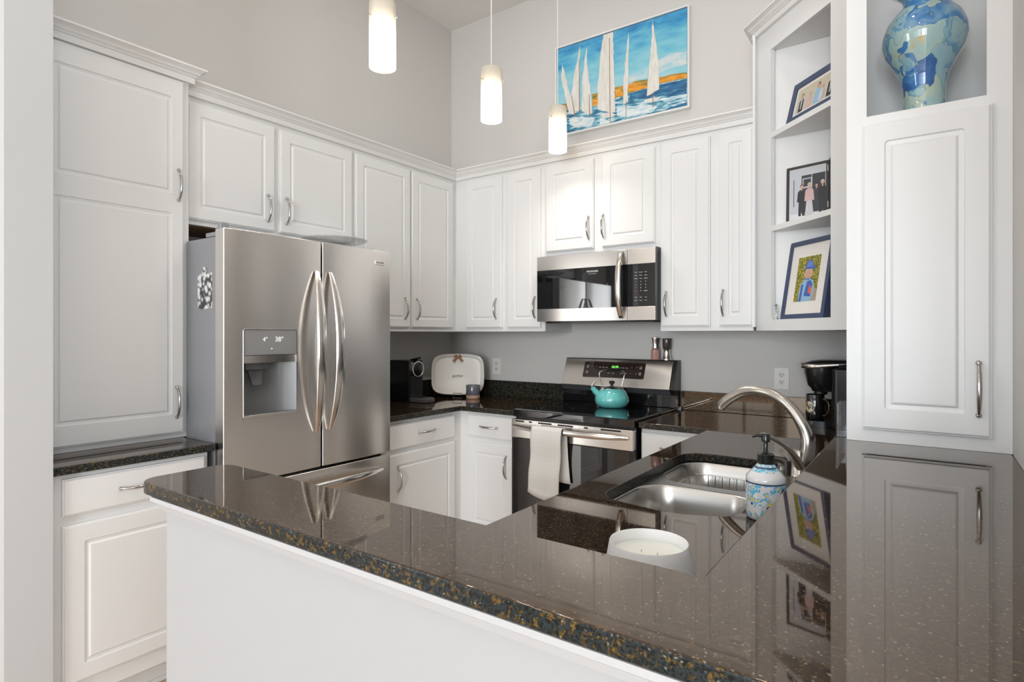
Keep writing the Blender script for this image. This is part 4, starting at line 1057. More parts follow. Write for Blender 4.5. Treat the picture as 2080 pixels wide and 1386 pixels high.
mb = MB(T)
for i, (k, m_) in enumerate(order):
    lo = lambda v, a, b: max(a, min(b, v))
    P = [(lo(u, px0 + g + .001, px1 - g - .001), lo(z, pz0 + g + .001, pz1 - g - .001)) for u, z in PNT[k]]
    # ragged brush edge
    Q = []
    for (a, b), (a2, b2) in zip(P, P[1:] + P[:1]):
        n = max(1, int(math.hypot(a2 - a, b2 - b) / .025)) if k[0] not in 'm' else 1
        for j in range(n):
            t = j / n; w = .0035 if 0 < j else 0
            Q.append((lo(a + (a2 - a) * t + random.uniform(-w, w), px0 + g + .001, px1 - g - .001), lo(b + (b2 - b) * t + random.uniform(-w, w), pz0 + g + .001, pz1 - g - .001)))
    d_ = .0302 + i * .00008
    mb.poly([(u, d_, z) for u, z in Q], m_)
mb.build('painted_sails', MATS, c, smooth=0)

# ================================================================== PENDANTS
def pendant(x, y, zb):
    c = thing('pendant_light', '', 'pendant light', (x, y, CEIL), 0, 'pendant lights over the kitchen floor')
    MB().lathe([(.0001, -.0005), (.055, -.0005), (.055, -.018), (.012, -.024), (.0001, -.024)], (x, y, CEIL), 32).build('canopy', 'nickel', c)
    MB().tube([(x, y, CEIL - .02), (x, y, zb + .215)], .0028, 8).build('cord', 'cord', c)
    R_, H_ = .0495, .243
    MB().lathe([(R_, 0), (R_, H_ - .006), (R_ - .003, H_ - .001), (.010, H_), (.010, H_ - .003), (R_ - .005, H_ - .005), (R_ - .0035, H_ - .009), (R_ - .0035, 0), (R_, 0)], (x, y, zb), 40, cap0=False, cap1=False).build('lamp_shade', 'shade', c, smooth=50)
    mb = MB(); mb.lathe([(.016, .165), (.018, .170), (.018, .2), (.013, .222), (.004, .232)], (x, y, zb), 24)
    for a in (0.35, 2.44, 4.54):
        ca, sa = math.cos(a), math.sin(a)
        mb.tube([(x + .015 * ca, y + .015 * sa, zb + .180), (x + (R_ + .012) * ca, y + (R_ + .012) * sa, zb + .180)], .0025, 8)
    mb.build('socket', 'nickel', c)
    b = MB().lathe([(.010, .164), (.012, .150), (.020, .12), (.022, .095), (.016, .075), (.0001, .068)], (x, y, zb), 24).build('bulb', 'bulb', c, smooth=60)
    d = bpy.data.lights.new('pendant_bulb_light', 'POINT'); d.energy = PEND; d.color = (1, .92, .82); d.shadow_soft_size = .024
    o = bpy.data.objects.new('pendant_bulb_light', d); COL.objects.link(o); o.location = (x, y, zb + .040)
    return c
PEND = 14.
p1 = pendant(1.335, -1.908, 2.353); p2 = pendant(1.335, -1.239, 2.352); p3 = pendant(1.335, -.640, 2.360)
p1['label'] = 'frosted glass pendant light nearest the camera, highest and leftmost in view'
p2['label'] = 'middle of the three frosted glass pendant lights'
p3['label'] = 'frosted glass pendant light hanging in front of the sailboat painting'

# ================================================================== CORNER SHELVES (45 degrees)
DX, DY = 2.300, -.340
DG = T_diag(DX, DY)
LEN = .63
ex, ey = DX + LEN * math.sqrt(.5), DY - LEN * math.sqrt(.5)
c = thing('corner_shelf_unit', 'tall white open corner shelf unit angled across the back right corner', 'shelf unit', (2.75, -.4, ZB))
mb = MB(DG)
u0, u1 = 0, LEN; o0, o1 = .122, .527; zb_, zt_ = 1.374, 2.845
mb.slab([(u0, zb_), (o0, zb_), (o0, zt_), (u0, zt_)], -.019, 0)
mb.slab([(o1, zb_), (u1, zb_), (u1, zt_), (o1, zt_)], -.019, 0)
mb.slab([(o0, zb_), (o1, zb_), (o1, 1.426), (o0, 1.426)], -.019, 0)
mb.slab([(o0, 2.712), (o1, 2.712), (o1, zt_), (o0, zt_)], -.019, 0)
mb.build('face_frame', 'white', c, .001)
BK = -.437
inner = [(DX + .012, DY + .003), (DX + .012, -.003), (3.1655, -.003), (3.1655, ey + .002), (ex - .004, ey + .002)]
fl = [(DX + .0135, DY + .013), (3.148, DY + .013), (3.148, ey + .004), (ex + .012, ey + .004)]
mb = MB()
mb.prism(inner, 1.3745, 1.392)
mb.prism(inner, 2.80, 2.844)
mb.box((DX + .0125, DY + .02, 1.392), (DX + .03, -.003, 2.80))
mb.box((3.148, ey + .004, 1.392), (3.1645, -.003, 2.80))
mb.box((ex + .004, ey + .003, 1.392), (3.148, ey + .02, 2.80))
mb.build('carcass', 'white', c)
r_ = math.sqrt(.5)
def dgp(u, d): return (DX + r_ * u - r_ * d, DY - r_ * u - r_ * d)
A_ = dgp(o0 - .02, -.0195)
MB().prism([(A_[0], A_[1]), (A_[0], A_[1] + .012), (3.1475, A_[1] + .012), (3.1475, A_[1])], 1.3925, 2.7995).build('back_panel', 'white', c)
def shelf(z0, z1, f=-.021):
    a = dgp(o0 + .0, f); b = dgp(o1 + .03, f)
    return MB().prism([(a[0], a[1] - 0), (a[0] + .002, A_[1] - .001), (3.1465, A_[1] - .001), (3.1465, b[1] + .0), b], z0, z1).build('shelf', 'white', c, .001)
shelf(1.393, 1.426); shelf(2.714, 2.73)
a1 = shelf(1.845, 1.870, -.001 - .0); a2 = shelf(2.291, 2.316, -.001)
for o_ in (a1, a2): pass
n1 = [dgp(-.0, 0.0), dgp(LEN, 0.0)]
crown('trim_4', [(DX - .006, -.07), n1[0], n1[1], (3.1645, ey)], 2.818, scale=1.0)
mb = MB(); mb.box((2.296, -.394, 1.392), (2.3065, -.331, 2.816)); o = mb.build('filler_strip', 'white', c)

# photo frames
def fframe(name, T, w, h, fw, matw, depth, label, framemat, picbuild, mats):
    o = thing(name, label, 'picture frame', T(w / 2, 0, 0))
    mb = MB(T)
    for a, b, z0_, z1_ in [(0, w, 0, fw), (0, w, h - fw, h), (0, fw, fw, h - fw), (w - fw, w, fw, h - fw)]:
        mb.slab([(a, z0_), (b, z0_), (b, z1_), (a, z1_)], -depth, 0)
    mb.slab([(fw, fw), (w - fw, fw), (w - fw, h - fw), (fw, h - fw)], -depth + .001, -depth + .003)
    mb.build('frame', framemat, o, .001)
    MB(T).slab([(fw, fw), (w - fw, fw), (w - fw, h - fw), (fw, h - fw)], -.008, -.006).build('mat_board', 'matboard', o, 0, 0)
    mb = MB(T); picbuild(mb, w, h, fw, matw); mb.build('photograph', mats, o, smooth=0)
    return o
def tilt(fn, x0, y0, z0, ang, lean):
    R_ = Matrix.Translation((x0, y0, z0)) @ Matrix.Rotation(ang, 4, 'Z') @ Matrix.Rotation(-lean, 4, 'X')
    return lambda u, d, z: tuple(R_ @ Vector((u, -d, z)))
def ell(cx, cz, rx, rz, n=16): return [(cx + rx * math.cos(2 * PI * i / n), cz + rz * math.sin(2 * PI * i / n)) for i in range(n)]
for nm, cc_ in dict(f_skin=(.62, .36, .27), f_suit=(.02, .022, .03), f_shirt=(.70, .70, .72), f_pink=(.62, .42, .42), f_dress=(.58, .56, .60), f_wall=(.55, .50, .38), f_blue=(.05, .12, .42), f_hair=(.62, .52, .38), f_lblue=(.28, .48, .66), f_red=(.70, .14, .06), f_path=(.42, .34, .26), f_dark=(.04, .045, .055), f_stone=(.55, .57, .62), f_hat2=(.12, .22, .60), f_hair2=(.05, .03, .02)).items():
    M[nm] = mat('print_' + nm[2:], cc_, .3)
M['f_leaf'] = brushed_paint('print_foliage', [(.3, (.03, .05, .01)), (.48, (.18, .20, .02)), (.6, (.50, .38, .04)), (.72, (.75, .60, .20))], (9, 9, 9), 0)
M['f_leaf'].node_tree.nodes['Noise Texture'].inputs['Scale'].default_value = 14
def person(L_, mb, x, z, s, skin, hair, top, bottom, dep, hat=None, skirt=False):
    """small printed figure, feet at z, height s"""
    H = s; e = dep
    def P(pts, m_, k): mb.poly([(u, e + k * .00006, zz) for u, zz in pts], m_)
    if skirt: P([(x - .13 * H, z), (x + .13 * H, z), (x + .07 * H, z + .55 * H), (x - .07 * H, z + .55 * H)], bottom, 1)
    else:
        P([(x - .10 * H, z), (x - .02 * H, z), (x + .01 * H, z + .5 * H), (x - .09 * H, z + .5 * H)], bottom, 1); P([(x + .02 * H, z), (x + .10 * H, z), (x + .09 * H, z + .5 * H), (x - .01 * H, z + .5 * H)], bottom, 1)
    P([(x - .10 * H, z + .45 * H), (x + .10 * H, z + .45 * H), (x + .12 * H, z + .76 * H), (x + .05 * H, z + .83 * H), (x - .05 * H, z + .83 * H), (x - .12 * H, z + .76 * H)], top, 2)
    P([(x - .12 * H, z + .76 * H), (x - .09 * H, z + .78 * H), (x - .10 * H, z + .45 * H), (x - .145 * H, z + .45 * H)], top, 3)
    P([(x + .12 * H, z + .76 * H), (x + .09 * H, z + .78 * H), (x + .10 * H, z + .45 * H), (x + .145 * H, z + .45 * H)], top, 3)
    P([(x - .02 * H, z + .80 * H), (x + .02 * H, z + .80 * H), (x + .02 * H, z + .86 * H), (x - .02 * H, z + .86 * H)], skin, 3)
    P(ell(x, z + .935 * H, .056 * H, .066 * H), hair, 4); P(ell(x, z + .918 * H, .043 * H, .055 * H), skin, 5)
PM = ['matboard', 'f_wall', 'f_suit', 'f_skin', 'f_pink', 'f_dress', 'f_hair', 'f_shirt', 'f_hair2', 'f_stone', 'f_dark', 'f_leaf', 'f_blue', 'f_lblue', 'f_red', 'f_path', 'f_hat2']
I_ = {k: i for i, k in enumerate(PM)}
def family(mb, w, h, fw, mw):
    a, b, z0_, z1_ = fw + mw, w - fw - mw, fw + mw, h - fw - mw
    mb.poly([(a, -.0055, z0_), (b, -.0055, z0_), (b, -.0055, z1_), (a, -.0055, z1_)], I_['f_wall'])
    W_ = b - a; H_ = (z1_ - z0_)
    for i, (fx, s, top, hair, sk) in enumerate([(.14, 1.25, 'f_suit', 'f_hair2', 0), (.34, 1.15, 'f_pink', 'f_hair', 1), (.55, 1.38, 'f_lblue', 'f_hair2', 0), (.66, 1.15, 'f_dress', 'f_pink', 1), (.87, 1.45, 'f_suit', 'f_hair2', 0)]):
        x = a + fx * W_; s = s * H_ * .62
        e = -.0053 + i * .0004
        def P(pts, m_, k): mb.poly([(max(a, min(b, u)), e + k * .00006, max(z0_, zz)) for u, zz in pts], m_)
        q = s
        P([(x - .17 * q, z0_), (x + .17 * q, z0_), (x + .17 * q, z0_ + .60 * q), (x + .07 * q, z0_ + .70 * q), (x - .07 * q, z0_ + .70 * q), (x - .17 * q, z0_ + .60 * q)], I_[top], 1)
        if top == 'f_suit':
            P([(x - .03 * q, z0_ + .15 * q), (x + .03 * q, z0_ + .15 * q), (x + .055 * q, z0_ + .68 * q), (x - .055 * q, z0_ + .68 * q)], I_['f_shirt'], 2)
            P([(x - .012 * q, z0_ + .2 * q), (x + .012 * q, z0_ + .2 * q), (x + .012 * q, z0_ + .66 * q), (x - .012 * q, z0_ + .66 * q)], I_['f_blue'], 3)
        P(ell(x, z0_ + .86 * q, .10 * q, .135 * q), I_[hair], 3); P(ell(x, z0_ + .83 * q, .078 * q, .115 * q), I_['f_skin'], 4)
def street(mb, w, h, fw, mw):
    a, b, z0_, z1_ = fw + mw, w - fw - mw, fw + mw, h - fw - mw
    W_, H_ = b - a, z1_ - z0_
    def R_(x0, x1, y0, y1, m_, e): mb.poly([(a + x0 * W_, e, z0_ + y0 * H_), (a + x1 * W_, e, z0_ + y0 * H_), (a + x1 * W_, e, z0_ + y1 * H_), (a + x0 * W_, e, z0_ + y1 * H_)], I_[m_])
    R_(0, 1, 0, 1, 'f_stone', -.0055); R_(.33, 1, .10, .86, 'f_dark', -.0054); R_(.36, .62, .60, .80, 'f_stone', -.0053); R_(.39, .60, .63, .78, 'f_dark', -.0052); R_(.62, .635, .1, .86, 'f_shirt', -.0052); R_(.10, .12, .25, .80, 'f_dark', -.0052); R_(0, 1, 0, .10, 'f_shirt', -.0053)
    person(0, mb, a + .34 * W_, z0_ + .05 * H_, .64 * H_, I_['f_skin'], I_['f_hair2'], I_['f_suit'], I_['f_suit'], -.0048)
    person(0, mb, a + .56 * W_, z0_ + .04 * H_, .66 * H_, I_['f_skin'], I_['f_hair'], I_['f_pink'], I_['f_dress'], -.0044, skirt=True)
    person(0, mb, a + .76 * W_, z0_ + .14 * H_, .52 * H_, I_['f_skin'], I_['f_hair2'], I_['f_dark'], I_['f_dark'], -.0046)
    person(0, mb, a + .93 * W_, z0_ + .05 * H_, .66 * H_, I_['f_skin'], I_['f_shirt'], I_['f_suit'], I_['f_suit'], -.0042)
def child(mb, w, h, fw, mw):
    a, b, z0_, z1_ = fw + mw, w - fw - mw, fw + mw * 1.15, h - fw - mw * 1.15
    W_, H_ = b - a, z1_ - z0_
    q = lambda pts, m_, e: mb.poly([(a + x * W_, -.0055 + e * .0001, z0_ + y * H_) for x, y in pts], I_[m_])
    q([(0, 0), (1, 0), (1, 1), (0, 1)], 'f_leaf', 0)
    q([(.55, 0), (1, 0), (.98, .25), (.80, .33), (.60, .2)], 'f_path', 1)
    q([(.22, 0), (.78, 0), (.86, .25), (.80, .44), (.62, .50), (.40, .49), (.26, .40), (.20, .20)], 'f_lblue', 2)
    q([(.24, .0), (.34, 0), (.38, .38), (.28, .38)], 'f_blue', 3)
    q([(.44, .12), (.74, .10), (.78, .38), (.66, .46), (.52, .44)], 'f_blue', 3)
    q([(.60, .20), (.76, .14), (.76, .28), (.66, .36)], 'f_red', 4)
    q(ell(.54, .62, .17, .135), 'f_hair', 4); q(ell(.54, .60, .145, .115), 'f_skin', 5)
    q([(.40, .51), (.68, .51), (.62, .47), (.46, .47)], 'f_hat2', 6)
    q([(.34, .72), (.78, .70), (.82, .745), (.72, .80), (.66, .90), (.46, .91), (.38, .82)], 'f_blue', 6); q([(.40, .76), (.70, .76), (.66, .88), (.48, .885)], 'f_hat2', 7)
    q(ell(.49, .615, .013, .008, 8), 'f_dark', 8); q(ell(.60, .615, .013, .008, 8), 'f_dark', 8); q([(.49, .55), (.60, .55), (.58, .540), (.51, .540)], 'f_red', 8)
AN = -PI / 4
x_, y_ = 2.424, -.434
T3 = tilt(None, 2.428, -.436, 1.4268, AN, math.radians(9))
fframe('picture_frame', T3, .292, .362, .021, .050, .024, 'navy frame with cream mat, photo of a child in blue hat, bottom shelf', 'navy', child, PM)
T1 = tilt(None, 2.456, -.466, 2.3168, AN, math.radians(14))
fframe('picture_frame', T1, .345, .200, .030, .013, .020, 'navy landscape frame with a group photo of five people, top shelf', 'navy', family, PM)
T2 = tilt(None, 2.457, -.452, 1.8708, math.radians(-15), math.radians(1.5))
o = fframe('folding_picture_frame', T2, .1855, .257, .011, .004, .014, 'black hinged folding frame with a photo of people walking, middle shelf', 'charcoalf', street, PM)
p_ = T2(.186, 0, 0)
T2b = tilt(None, p_[0] + .002, p_[1] + .0, 1.8708, math.radians(-73), math.radians(0))
mb = MB(T2b); w, h, fw = .165, .257, .011
for a, b, z0_, z1_ in [(0, w, 0, fw), (0, w, h - fw, h), (0, fw, fw, h - fw), (w - fw, w, fw, h - fw)]: mb.slab([(a, z0_), (b, z0_), (b, z1_), (a, z1_)], -.014, 0)
mb.slab([(fw, fw), (w - fw, fw), (w - fw, h - fw), (fw, h - fw)], -.013, -.011)
mb.build('hinged_frame', 'charcoalf', o, .001)
mb = MB(T2b); street(mb, w, h, fw, .004); mb.build('photograph', PM, o, smooth=0)
mb = MB()
for z_ in (.045, .205): mb.tube([(p_[0], p_[1] - .003, 1.8708 + z_), (p_[0], p_[1] - .003, 1.8708 + z_ + .028)], .003, 8)
mb.build('hinge', 'chrome', o)
mb = MB()
tx, ty_ = 2.409, -.4275
for k in range(5):
    cz_ = 1.4375 + k * .0125; s_ = -1 if k % 2 else 1
    P = [(tx + .0065 * math.cos(2 * PI * i / 14), ty_ + .002 * s_, cz_ + .0065 * math.sin(2 * PI * i / 14)) for i in range(15)]
    mb.tube(P, .0019, 6)
mb.lathe([(.0095, 0), (.0095, .003), (.004, .006), (.003, .064), (.0055, .068), (.0055, .072), (.0001, .074)], (tx, ty_, 1.4268), 14)
tag(mb.build('figurine', 'silver', None), 'tiny ornate silver figurine left of the child photo on the bottom shelf', 'figurine')

# ================================================================== TOWER CABINET ON THE BAR
c = thing('tower_cabinet', 'tall narrow white cabinet with open vase niche standing on the bar top', 'cabinet', (2.99, -1.4, 1.0675))
tx0, tx1, ty0, ty1 = 2.8165, 3.1665, -1.548, -1.235
TT = T_back(ty0)
mb = MB(TT)
zt_ = 2.95; n0, n1 = 1.945, 2.80; nx0, nx1 = 2.864, 3.1175
for a, b, z0_, z1_ in [(tx0, nx0, 1.0675, zt_), (nx1, tx1, 1.0675, zt_), (nx0, nx1, 1.0675, 1.10), (nx0, nx1, 1.915, n0), (nx0, nx1, n1, zt_)]:
    mb.slab([(a, z0_), (b, z0_), (b, z1_), (a, z1_)], 0, .019)
mb.build('face_frame', 'white', c)
mb = MB()
mb.box((tx0 + .0005, ty0 + .0002, 1.0675), (tx0 + .018, ty1, zt_)); mb.box((tx1 - .018, ty0 + .0002, 1.0675), (tx1 - .0005, ty1, zt_))
mb.box((tx0 + .018, ty1 - .012, 1.0675), (tx1 - .018, ty1, zt_)); mb.box((tx0 + .018, ty0 + .0002, 1.9155), (tx1 - .018, ty1 - .012, n0 - .0005)); mb.box((tx0 + .018, ty0 + .0002, n1 + .001), (tx1 - .018, ty1 - .012, n1 + .02)); mb.box((tx0 + .018, ty0 + .0002, 1.0675), (tx1 - .018, ty1 - .012, 1.085))
mb.build('carcass', 'white', c)
d = door(c, TT, 2.853, 3.1275, 1.102, 1.921, [(1.158, 1.869)], d0=.0195, th=.016, stile=.052); pull(d, TT, 3.101, 1.222, .0355)
# vase
VX, VY = 2.990, -1.412
vp = [(.056, 0), (.060, .003), (.057, .012), (.052, .035), (.0505, .07), (.052, .10), (.060, .135), (.078, .170), (.095, .200), (.1035, .228), (.103, .252), (.094, .282), (.076, .308), (.058, .325), (.052, .337), (.053, .350), (.064, .366), (.080, .378), (.078, .382), (.060, .370), (.048, .352), (.046, .337)]
o = MB().lathe([(a * .965, b) for a, b in vp], (0, 0, 0), 64, cap1=False).build('vase', 'vase', None, smooth=80)
o.location = (VX, VY, n0 + .0002); WM[o.name] = Matrix.Translation(o.location)
tag(o, 'blue and green marbled glass vase in the niche of the tower cabinet', 'vase')
# clear acrylic holder
mb = MB(); ax0, ax1, ay0, ay1, az = 2.7855, 2.8135, -1.53, -1.43, 1.0673
mb.box((ax0, ay0, az), (ax1, ay1, az + .003)); mb.box((ax0, ay0, az), (ax0 + .003, ay1, az + .092)); mb.box((ax1 - .003, ay0, az), (ax1, ay1, az + .092)); mb.box((ax0, ay1 - .003, az), (ax1, ay1, az + .092))
tag(mb.build('acrylic_holder', 'acrylic', None, .0006), 'small clear acrylic holder on the bar beside the tower cabinet', 'holder')

# ================================================================== SINK, FAUCET AND COUNTER THINGS
def sink():
    c = thing('sink', 'stainless steel double bowl undermount sink', 'sink', (2.46, -1.6, .72))
    # flat deck under the granite, with the two bowls
    def bowl(x0, x1, y0, y1, r0, zt, zb, bulge=0.):
        rings = []
        N = 7
        def ring(ins, z, r):
            P = rr(x0 + ins, x1 - ins, y0 + ins, y1 - ins, r, N)
            if bulge:
                cx = (x0 + x1) / 2; hw = (x1 - x0) / 2
                P = [(x, y + (bulge * (1 - ((x - cx) / hw) ** 2) * (1 if bulge * (y - (y0 + y1) / 2) > 0 else 0))) for x, y in P]
            return [(x, y, z) for x, y in P]
        return [ring(0, zt - .0005, r0), ring(.002, zt - .002, r0), ring(.005, zt - .007, r0), ring(.012, zt - .08, r0), ring(.020, zb + .03, r0), ring(.032, zb + .008, r0 - .02), ring(.055, zb, r0 - .03)]
    zt = .8830
    for nm, args in (('bowl', (2.262, 2.612, -1.558, -1.232, .085, zt, .70, -.030)), ('bowl', (2.262, 2.612, -2.012, -1.632, .085, zt, .68, .012))):
        R_ = bowl(*args)
        o = MB().loft(R_, 0, False, True).build(nm, 'sinksteel', c, smooth=60)
        s = o.modifiers.new('sheet', 'SOLIDIFY'); s.thickness = .0012; s.offset = 0
        cx, cy = (args[0] + args[1]) / 2, (args[2] + args[3]) / 2
        MB().lathe([(.042, .0025), (.040, .004), (.030, .002), (.0001, .001)], (cx, cy, args[6]), 28, cap0=False, cap1=False).build('drain', 'chrome', o)
    # flat deck around the bowls
    bm = bmesh.new()
    def lp(P):
        vs = [bm.verts.new((x, y, .8832)) for x, y in P]
        return [bm.edges.new((vs[i], vs[(i + 1) % len(vs)])) for i in range(len(vs))]
    E_ = lp([(2.225, -2.03), (2.66, -2.03), (2.66, -1.20), (2.225, -1.20)])
    for x0, x1, y0, y1, bl in ((2.262, 2.612, -1.558, -1.232, -.030), (2.262, 2.612, -2.012, -1.632, .012)):
        cx = (x0 + x1) / 2; hw = (x1 - x0) / 2
        P = rr(x0 + .0005, x1 - .0005, y0 + .0005, y1 - .0005, .085, 7)
        P = [(x, y + (bl * (1 - ((x - cx) / hw) ** 2) * (1 if bl * (y - (y0 + y1) / 2) > 0 else 0))) for x, y in P]
        E_ += lp(P)
    bmesh.ops.triangle_fill(bm, use_beauty=True, edges=E_)
    me = bpy.data.meshes.new('deck')
    inv = WM[c.name].inverted(); bmesh.ops.transform(bm, matrix=inv, verts=bm.verts)
    bm.to_mesh(me); bm.free(); me.materials.append(M['sinksteel'])
    o = bpy.data.objects.new('deck', me); COL.objects.link(o); o.parent = c
    return c
sink()
# wire rack in the far bowl
mb = MB(); q = .0018
x0, x1, y0, y1, z0 = 2.300, 2.574, -1.535, -1.275, .7025
rim = [(x, y, z0 + .145) for x, y in rr(x0, x1, y0, y1, .05, 5)]; mb.tube(rim + [rim[0]], q * 1.3, 8)
low = [(x, y, z0) for x, y in rr(x0 + .012, x1 - .012, y0 + .012, y1 - .012, .05, 5)]; mb.tube(low + [low[0]], q, 8)
for k in range(8):
    x = x0 + .05 + k * (x1 - x0 - .10) / 7; mb.tube([(x, y0, z0 + .145), (x, y0 + .012, z0), (x, y1 - .012, z0), (x, y1, z0 + .145)], q, 6)
for k in range(4):
    y = y0 + .06 + k * (y1 - y0 - .12) / 3; mb.tube([(x0, y, z0 + .145), (x0 + .012, y, z0), (x1 - .012, y, z0), (x1, y, z0 + .145)], q, 6)
tag(mb.build('wire_rack', 'chrome', None), 'metal wire rack inside the far sink bowl', 'rack')
# faucet
FX, FY = 2.669, -1.397
c = thing('faucet', 'brushed nickel gooseneck kitchen faucet behind the sink', 'faucet', (FX, FY, .9145))
mb = MB(); mb.lathe([(.032, 0), (.032, .004), (.028, .010), (.0250, .045), (.0225, .07), (.018, .08)], (FX, FY, .9145), 32)
mb.build('base', 'nickel', c, smooth=60)
pts = [(2.674, -1.397, .945), (2.689, -1.394, .98), (2.694, -1.394, 1.018), (2.688, -1.392, 1.048), (2.675, -1.391, 1.078), (2.651, -1.385, 1.114), (2.621, -1.376, 1.142), (2.577, -1.358, 1.162), (2.528, -1.343, 1.169), (2.484, -1.326, 1.161), (2.448, -1.314, 1.142), (2.419, -1.304, 1.121), (2.405, -1.300, 1.104)]
def smooth_path(P, k=4):
    out = []
    for i in range(len(P) - 1):
        p0, p1, p2, p3 = (Vector(P[max(0, min(len(P) - 1, j))]) for j in (i - 1, i, i + 1, i + 2))
        for q in range(k):
            t = q / k
            out.append(tuple(.5 * ((2 * p1) + (p2 - p0) * t + (2 * p0 - 5 * p1 + 4 * p2 - p3) * t * t + (3 * p1 - p0 - 3 * p2 + p3) * t ** 3)))
    return out + [tuple(P[-1])]
rad = [.0235, .0230, .0210, .0195, .0180, .0170, .0165, .0163, .0163, .0168, .0175, .0182, .0165]
sp_ = smooth_path(pts); n_s = len(sp_)
rs_ = [rad[int(i / 4)] + (rad[min(len(rad) - 1, int(i / 4) + 1)] - rad[int(i / 4)]) * (i % 4) / 4 for i in range(n_s)]
MB().tube(sp_, rs_, 24, up=(0, 1, 0)).build('spout', 'nickel', c, smooth=80)
v_ = (Vector(sp_[-1]) - Vector(sp_[-4])).normalized(); v_ = (v_ + Vector((0, 0, -1))).normalized(); a_ = Vector(sp_[-1]) - v_ * .004
MB().tube([tuple(a_), tuple(a_ + v_ * .014)], [.0135, .0125], 20, up=(0, 1, 0)).build('aerator', 'chrome', c)
lv = smooth_path([(2.674, -1.411, .943), (2.666, -1.423, .967), (2.651, -1.440, .994), (2.630, -1.455, 1.016), (2.605, -1.473, 1.035), (2.585, -1.487, 1.045), (2.579, -1.491, 1.040)], 3)
MB().tube(lv, [.016 - .0075 * min(1, i / 9) for i in range(len(lv) - 2)] + [.0095, .0085], 16, up=(0, 1, 0)).build('lever', 'nickel', c, smooth=80)
# side sprayer
SX, SY = 2.662, -1.600
c = tag(MB().lathe([(.020, 0), (.020, .004), (.0155, .010), (.0150, .045), (.0155, .056)], (SX, SY, .9145), 28).build('side_sprayer', 'nickel', None, smooth=60), 'brushed nickel side sprayer between faucet and soap bottle', 'sprayer')
MB().tube(smooth_path([(SX, SY, .968), (SX - .001, SY, .990), (SX - .012, SY - .010, 1.003), (SX - .042, SY - .040, 1.010)]), .0150, 18, up=(0, 1, 0)).build('spray_head', 'nickel', c, smooth=60)
MB().tube([(SX + .014, SY - .004, .955), (SX + .016, SY - .004, .997)], [.0065, .005], 10).build('trigger', 'black', c)
# soap dispenser
BX, BY = 2.681, -1.909
o = MB().lathe([(.040, 0), (.0440, .003), (.0452, .02), (.0452, .093), (.0445, .100), (.0405, .105), (.0220, .1265), (.0185, .131)], (0, 0, 0), 48).build('soap_dispenser', 'bottle', None, smooth=60)
o.location = (BX, BY, .9145); WM[o.name] = Matrix.Translation(o.location)
tag(o, 'white soap dispenser painted with blue and yellow scrolls beside the sink', 'soap bottle')
pm = MB().lathe([(.0195, .1315), (.0195, .153), (.017, .1555), (.0085, .1575), (.0050, .162), (.0048, .182), (.010, .1835), (.0105, .200), (.0085, .203), (.0001, .2035)], (BX, BY, .9145), 28).build('pump', 'black', o, smooth=40)
MB().tube([(BX, BY, .9145 + .197), (BX - .020, BY - .003, .9145 + .1975), (BX - .030, BY - .005, .9145 + .193)], [.005, .004, .003], 10, up=(0, 1, 0)).build('nozzle', 'black', pm)
# candle
CX_, CY_ = 2.652, -2.562
o = MB().lathe([(.0780, 0), (.0820, .004), (.0790, .030), (.0705, .075), (.0640, .100), (.0600, .122), (.0590, .1245), (.0565, .122), (.0580, .100), (.0600, .080), (.0590, .074)], (CX_, CY_, .9146), 56, cap1=False).build('candle', 'frost', None, smooth=60)
tag(o, 'white candle in a frosted glass jar on the sink counter behind the bar', 'candle')
MB().lathe([(.0001, .1050), (.052, .1055), (.0565, .1075), (.0570, .1030), (.0580, .0760), (.0001, .075)], (CX_, CY_, .9146), 48, cap0=False).build('wax', 'wax', o, smooth=50)
for k in range(2):
    MB().tube([(CX_ - .012 + .026 * k, CY_, .9146 + .1040), (CX_ - .012 + .026 * k, CY_ + .001, .9146 + .109)], .0006, 6).build('wick', 'f_path' if 'f_path' in M else 'ink', o)
# pod coffee maker
QX, QY = 2.560, -.245
ROT = math.radians(0)
c = thing('pod_coffee_maker', 'black single serve pod coffee maker with silver lid handle', 'coffee maker', (2.66, -.24, .9145))
z = .9146
mb = MB(); mb.prism(rr(2.628, 2.82, -.350, -.120, .03, 5), z, z + .285); mb.build('housing', 'black', c, .012, seg=3)
mb = MB(); mb.loft([[(x, y, zz) for x, y in rr(a, b, -.315, -.165, .07, 6)] for a, b, zz in ((2.487, 2.66, z), (2.485, 2.66, z + .004), (2.487, 2.66, z + .026), (2.492, 2.66, z + .030))]); mb.build('drip_base', 'black', c)
mb = MB(); mb.loft([[(x, y, zz) for x, y in rr(a, b, -.240 - w_, -.240 + w_, .07, 6)] for a, b, w_, zz in ((2.535, 2.65, .035, z + .168), (2.530, 2.65, .040, z + .180), (2.515, 2.65, .060, z + .196), (2.506, 2.65, .070, z + .232), (2.500, 2.65, .074, z + .262), (2.500, 2.65, .074, z + .290))]); mb.build('brew_head', 'black', c, smooth=50)
mb = MB(); mb.loft([[(x, y, zz) for x, y in rr(a, b, -.240 - w_, -.240 + w_, .08, 8)] for a, b, w_, zz in ((2.495, 2.74, .080, z + .2905), (2.500, 2.76, .082, z + .302), (2.530, 2.79, .078, z + .314), (2.57, 2.79, .055, z + .320))]); mb.build('lid', 'black', c, smooth=60)
hp = []
for i in range(13):
    a = math.radians(90 + 180 * i / 12); hp.append((2.570 + .088 * math.cos(a), -.240 + .086 * math.sin(a), z + .290))
hp = [(2.66, -.150, z + .300)] + hp + [(2.66, -.330, z + .300)]
MB().tube(hp, [.006, .0105] + [.0120] * 11 + [.0105, .006], 14, flat=.5).build('lid_handle', 'steelplain', c, smooth=60)
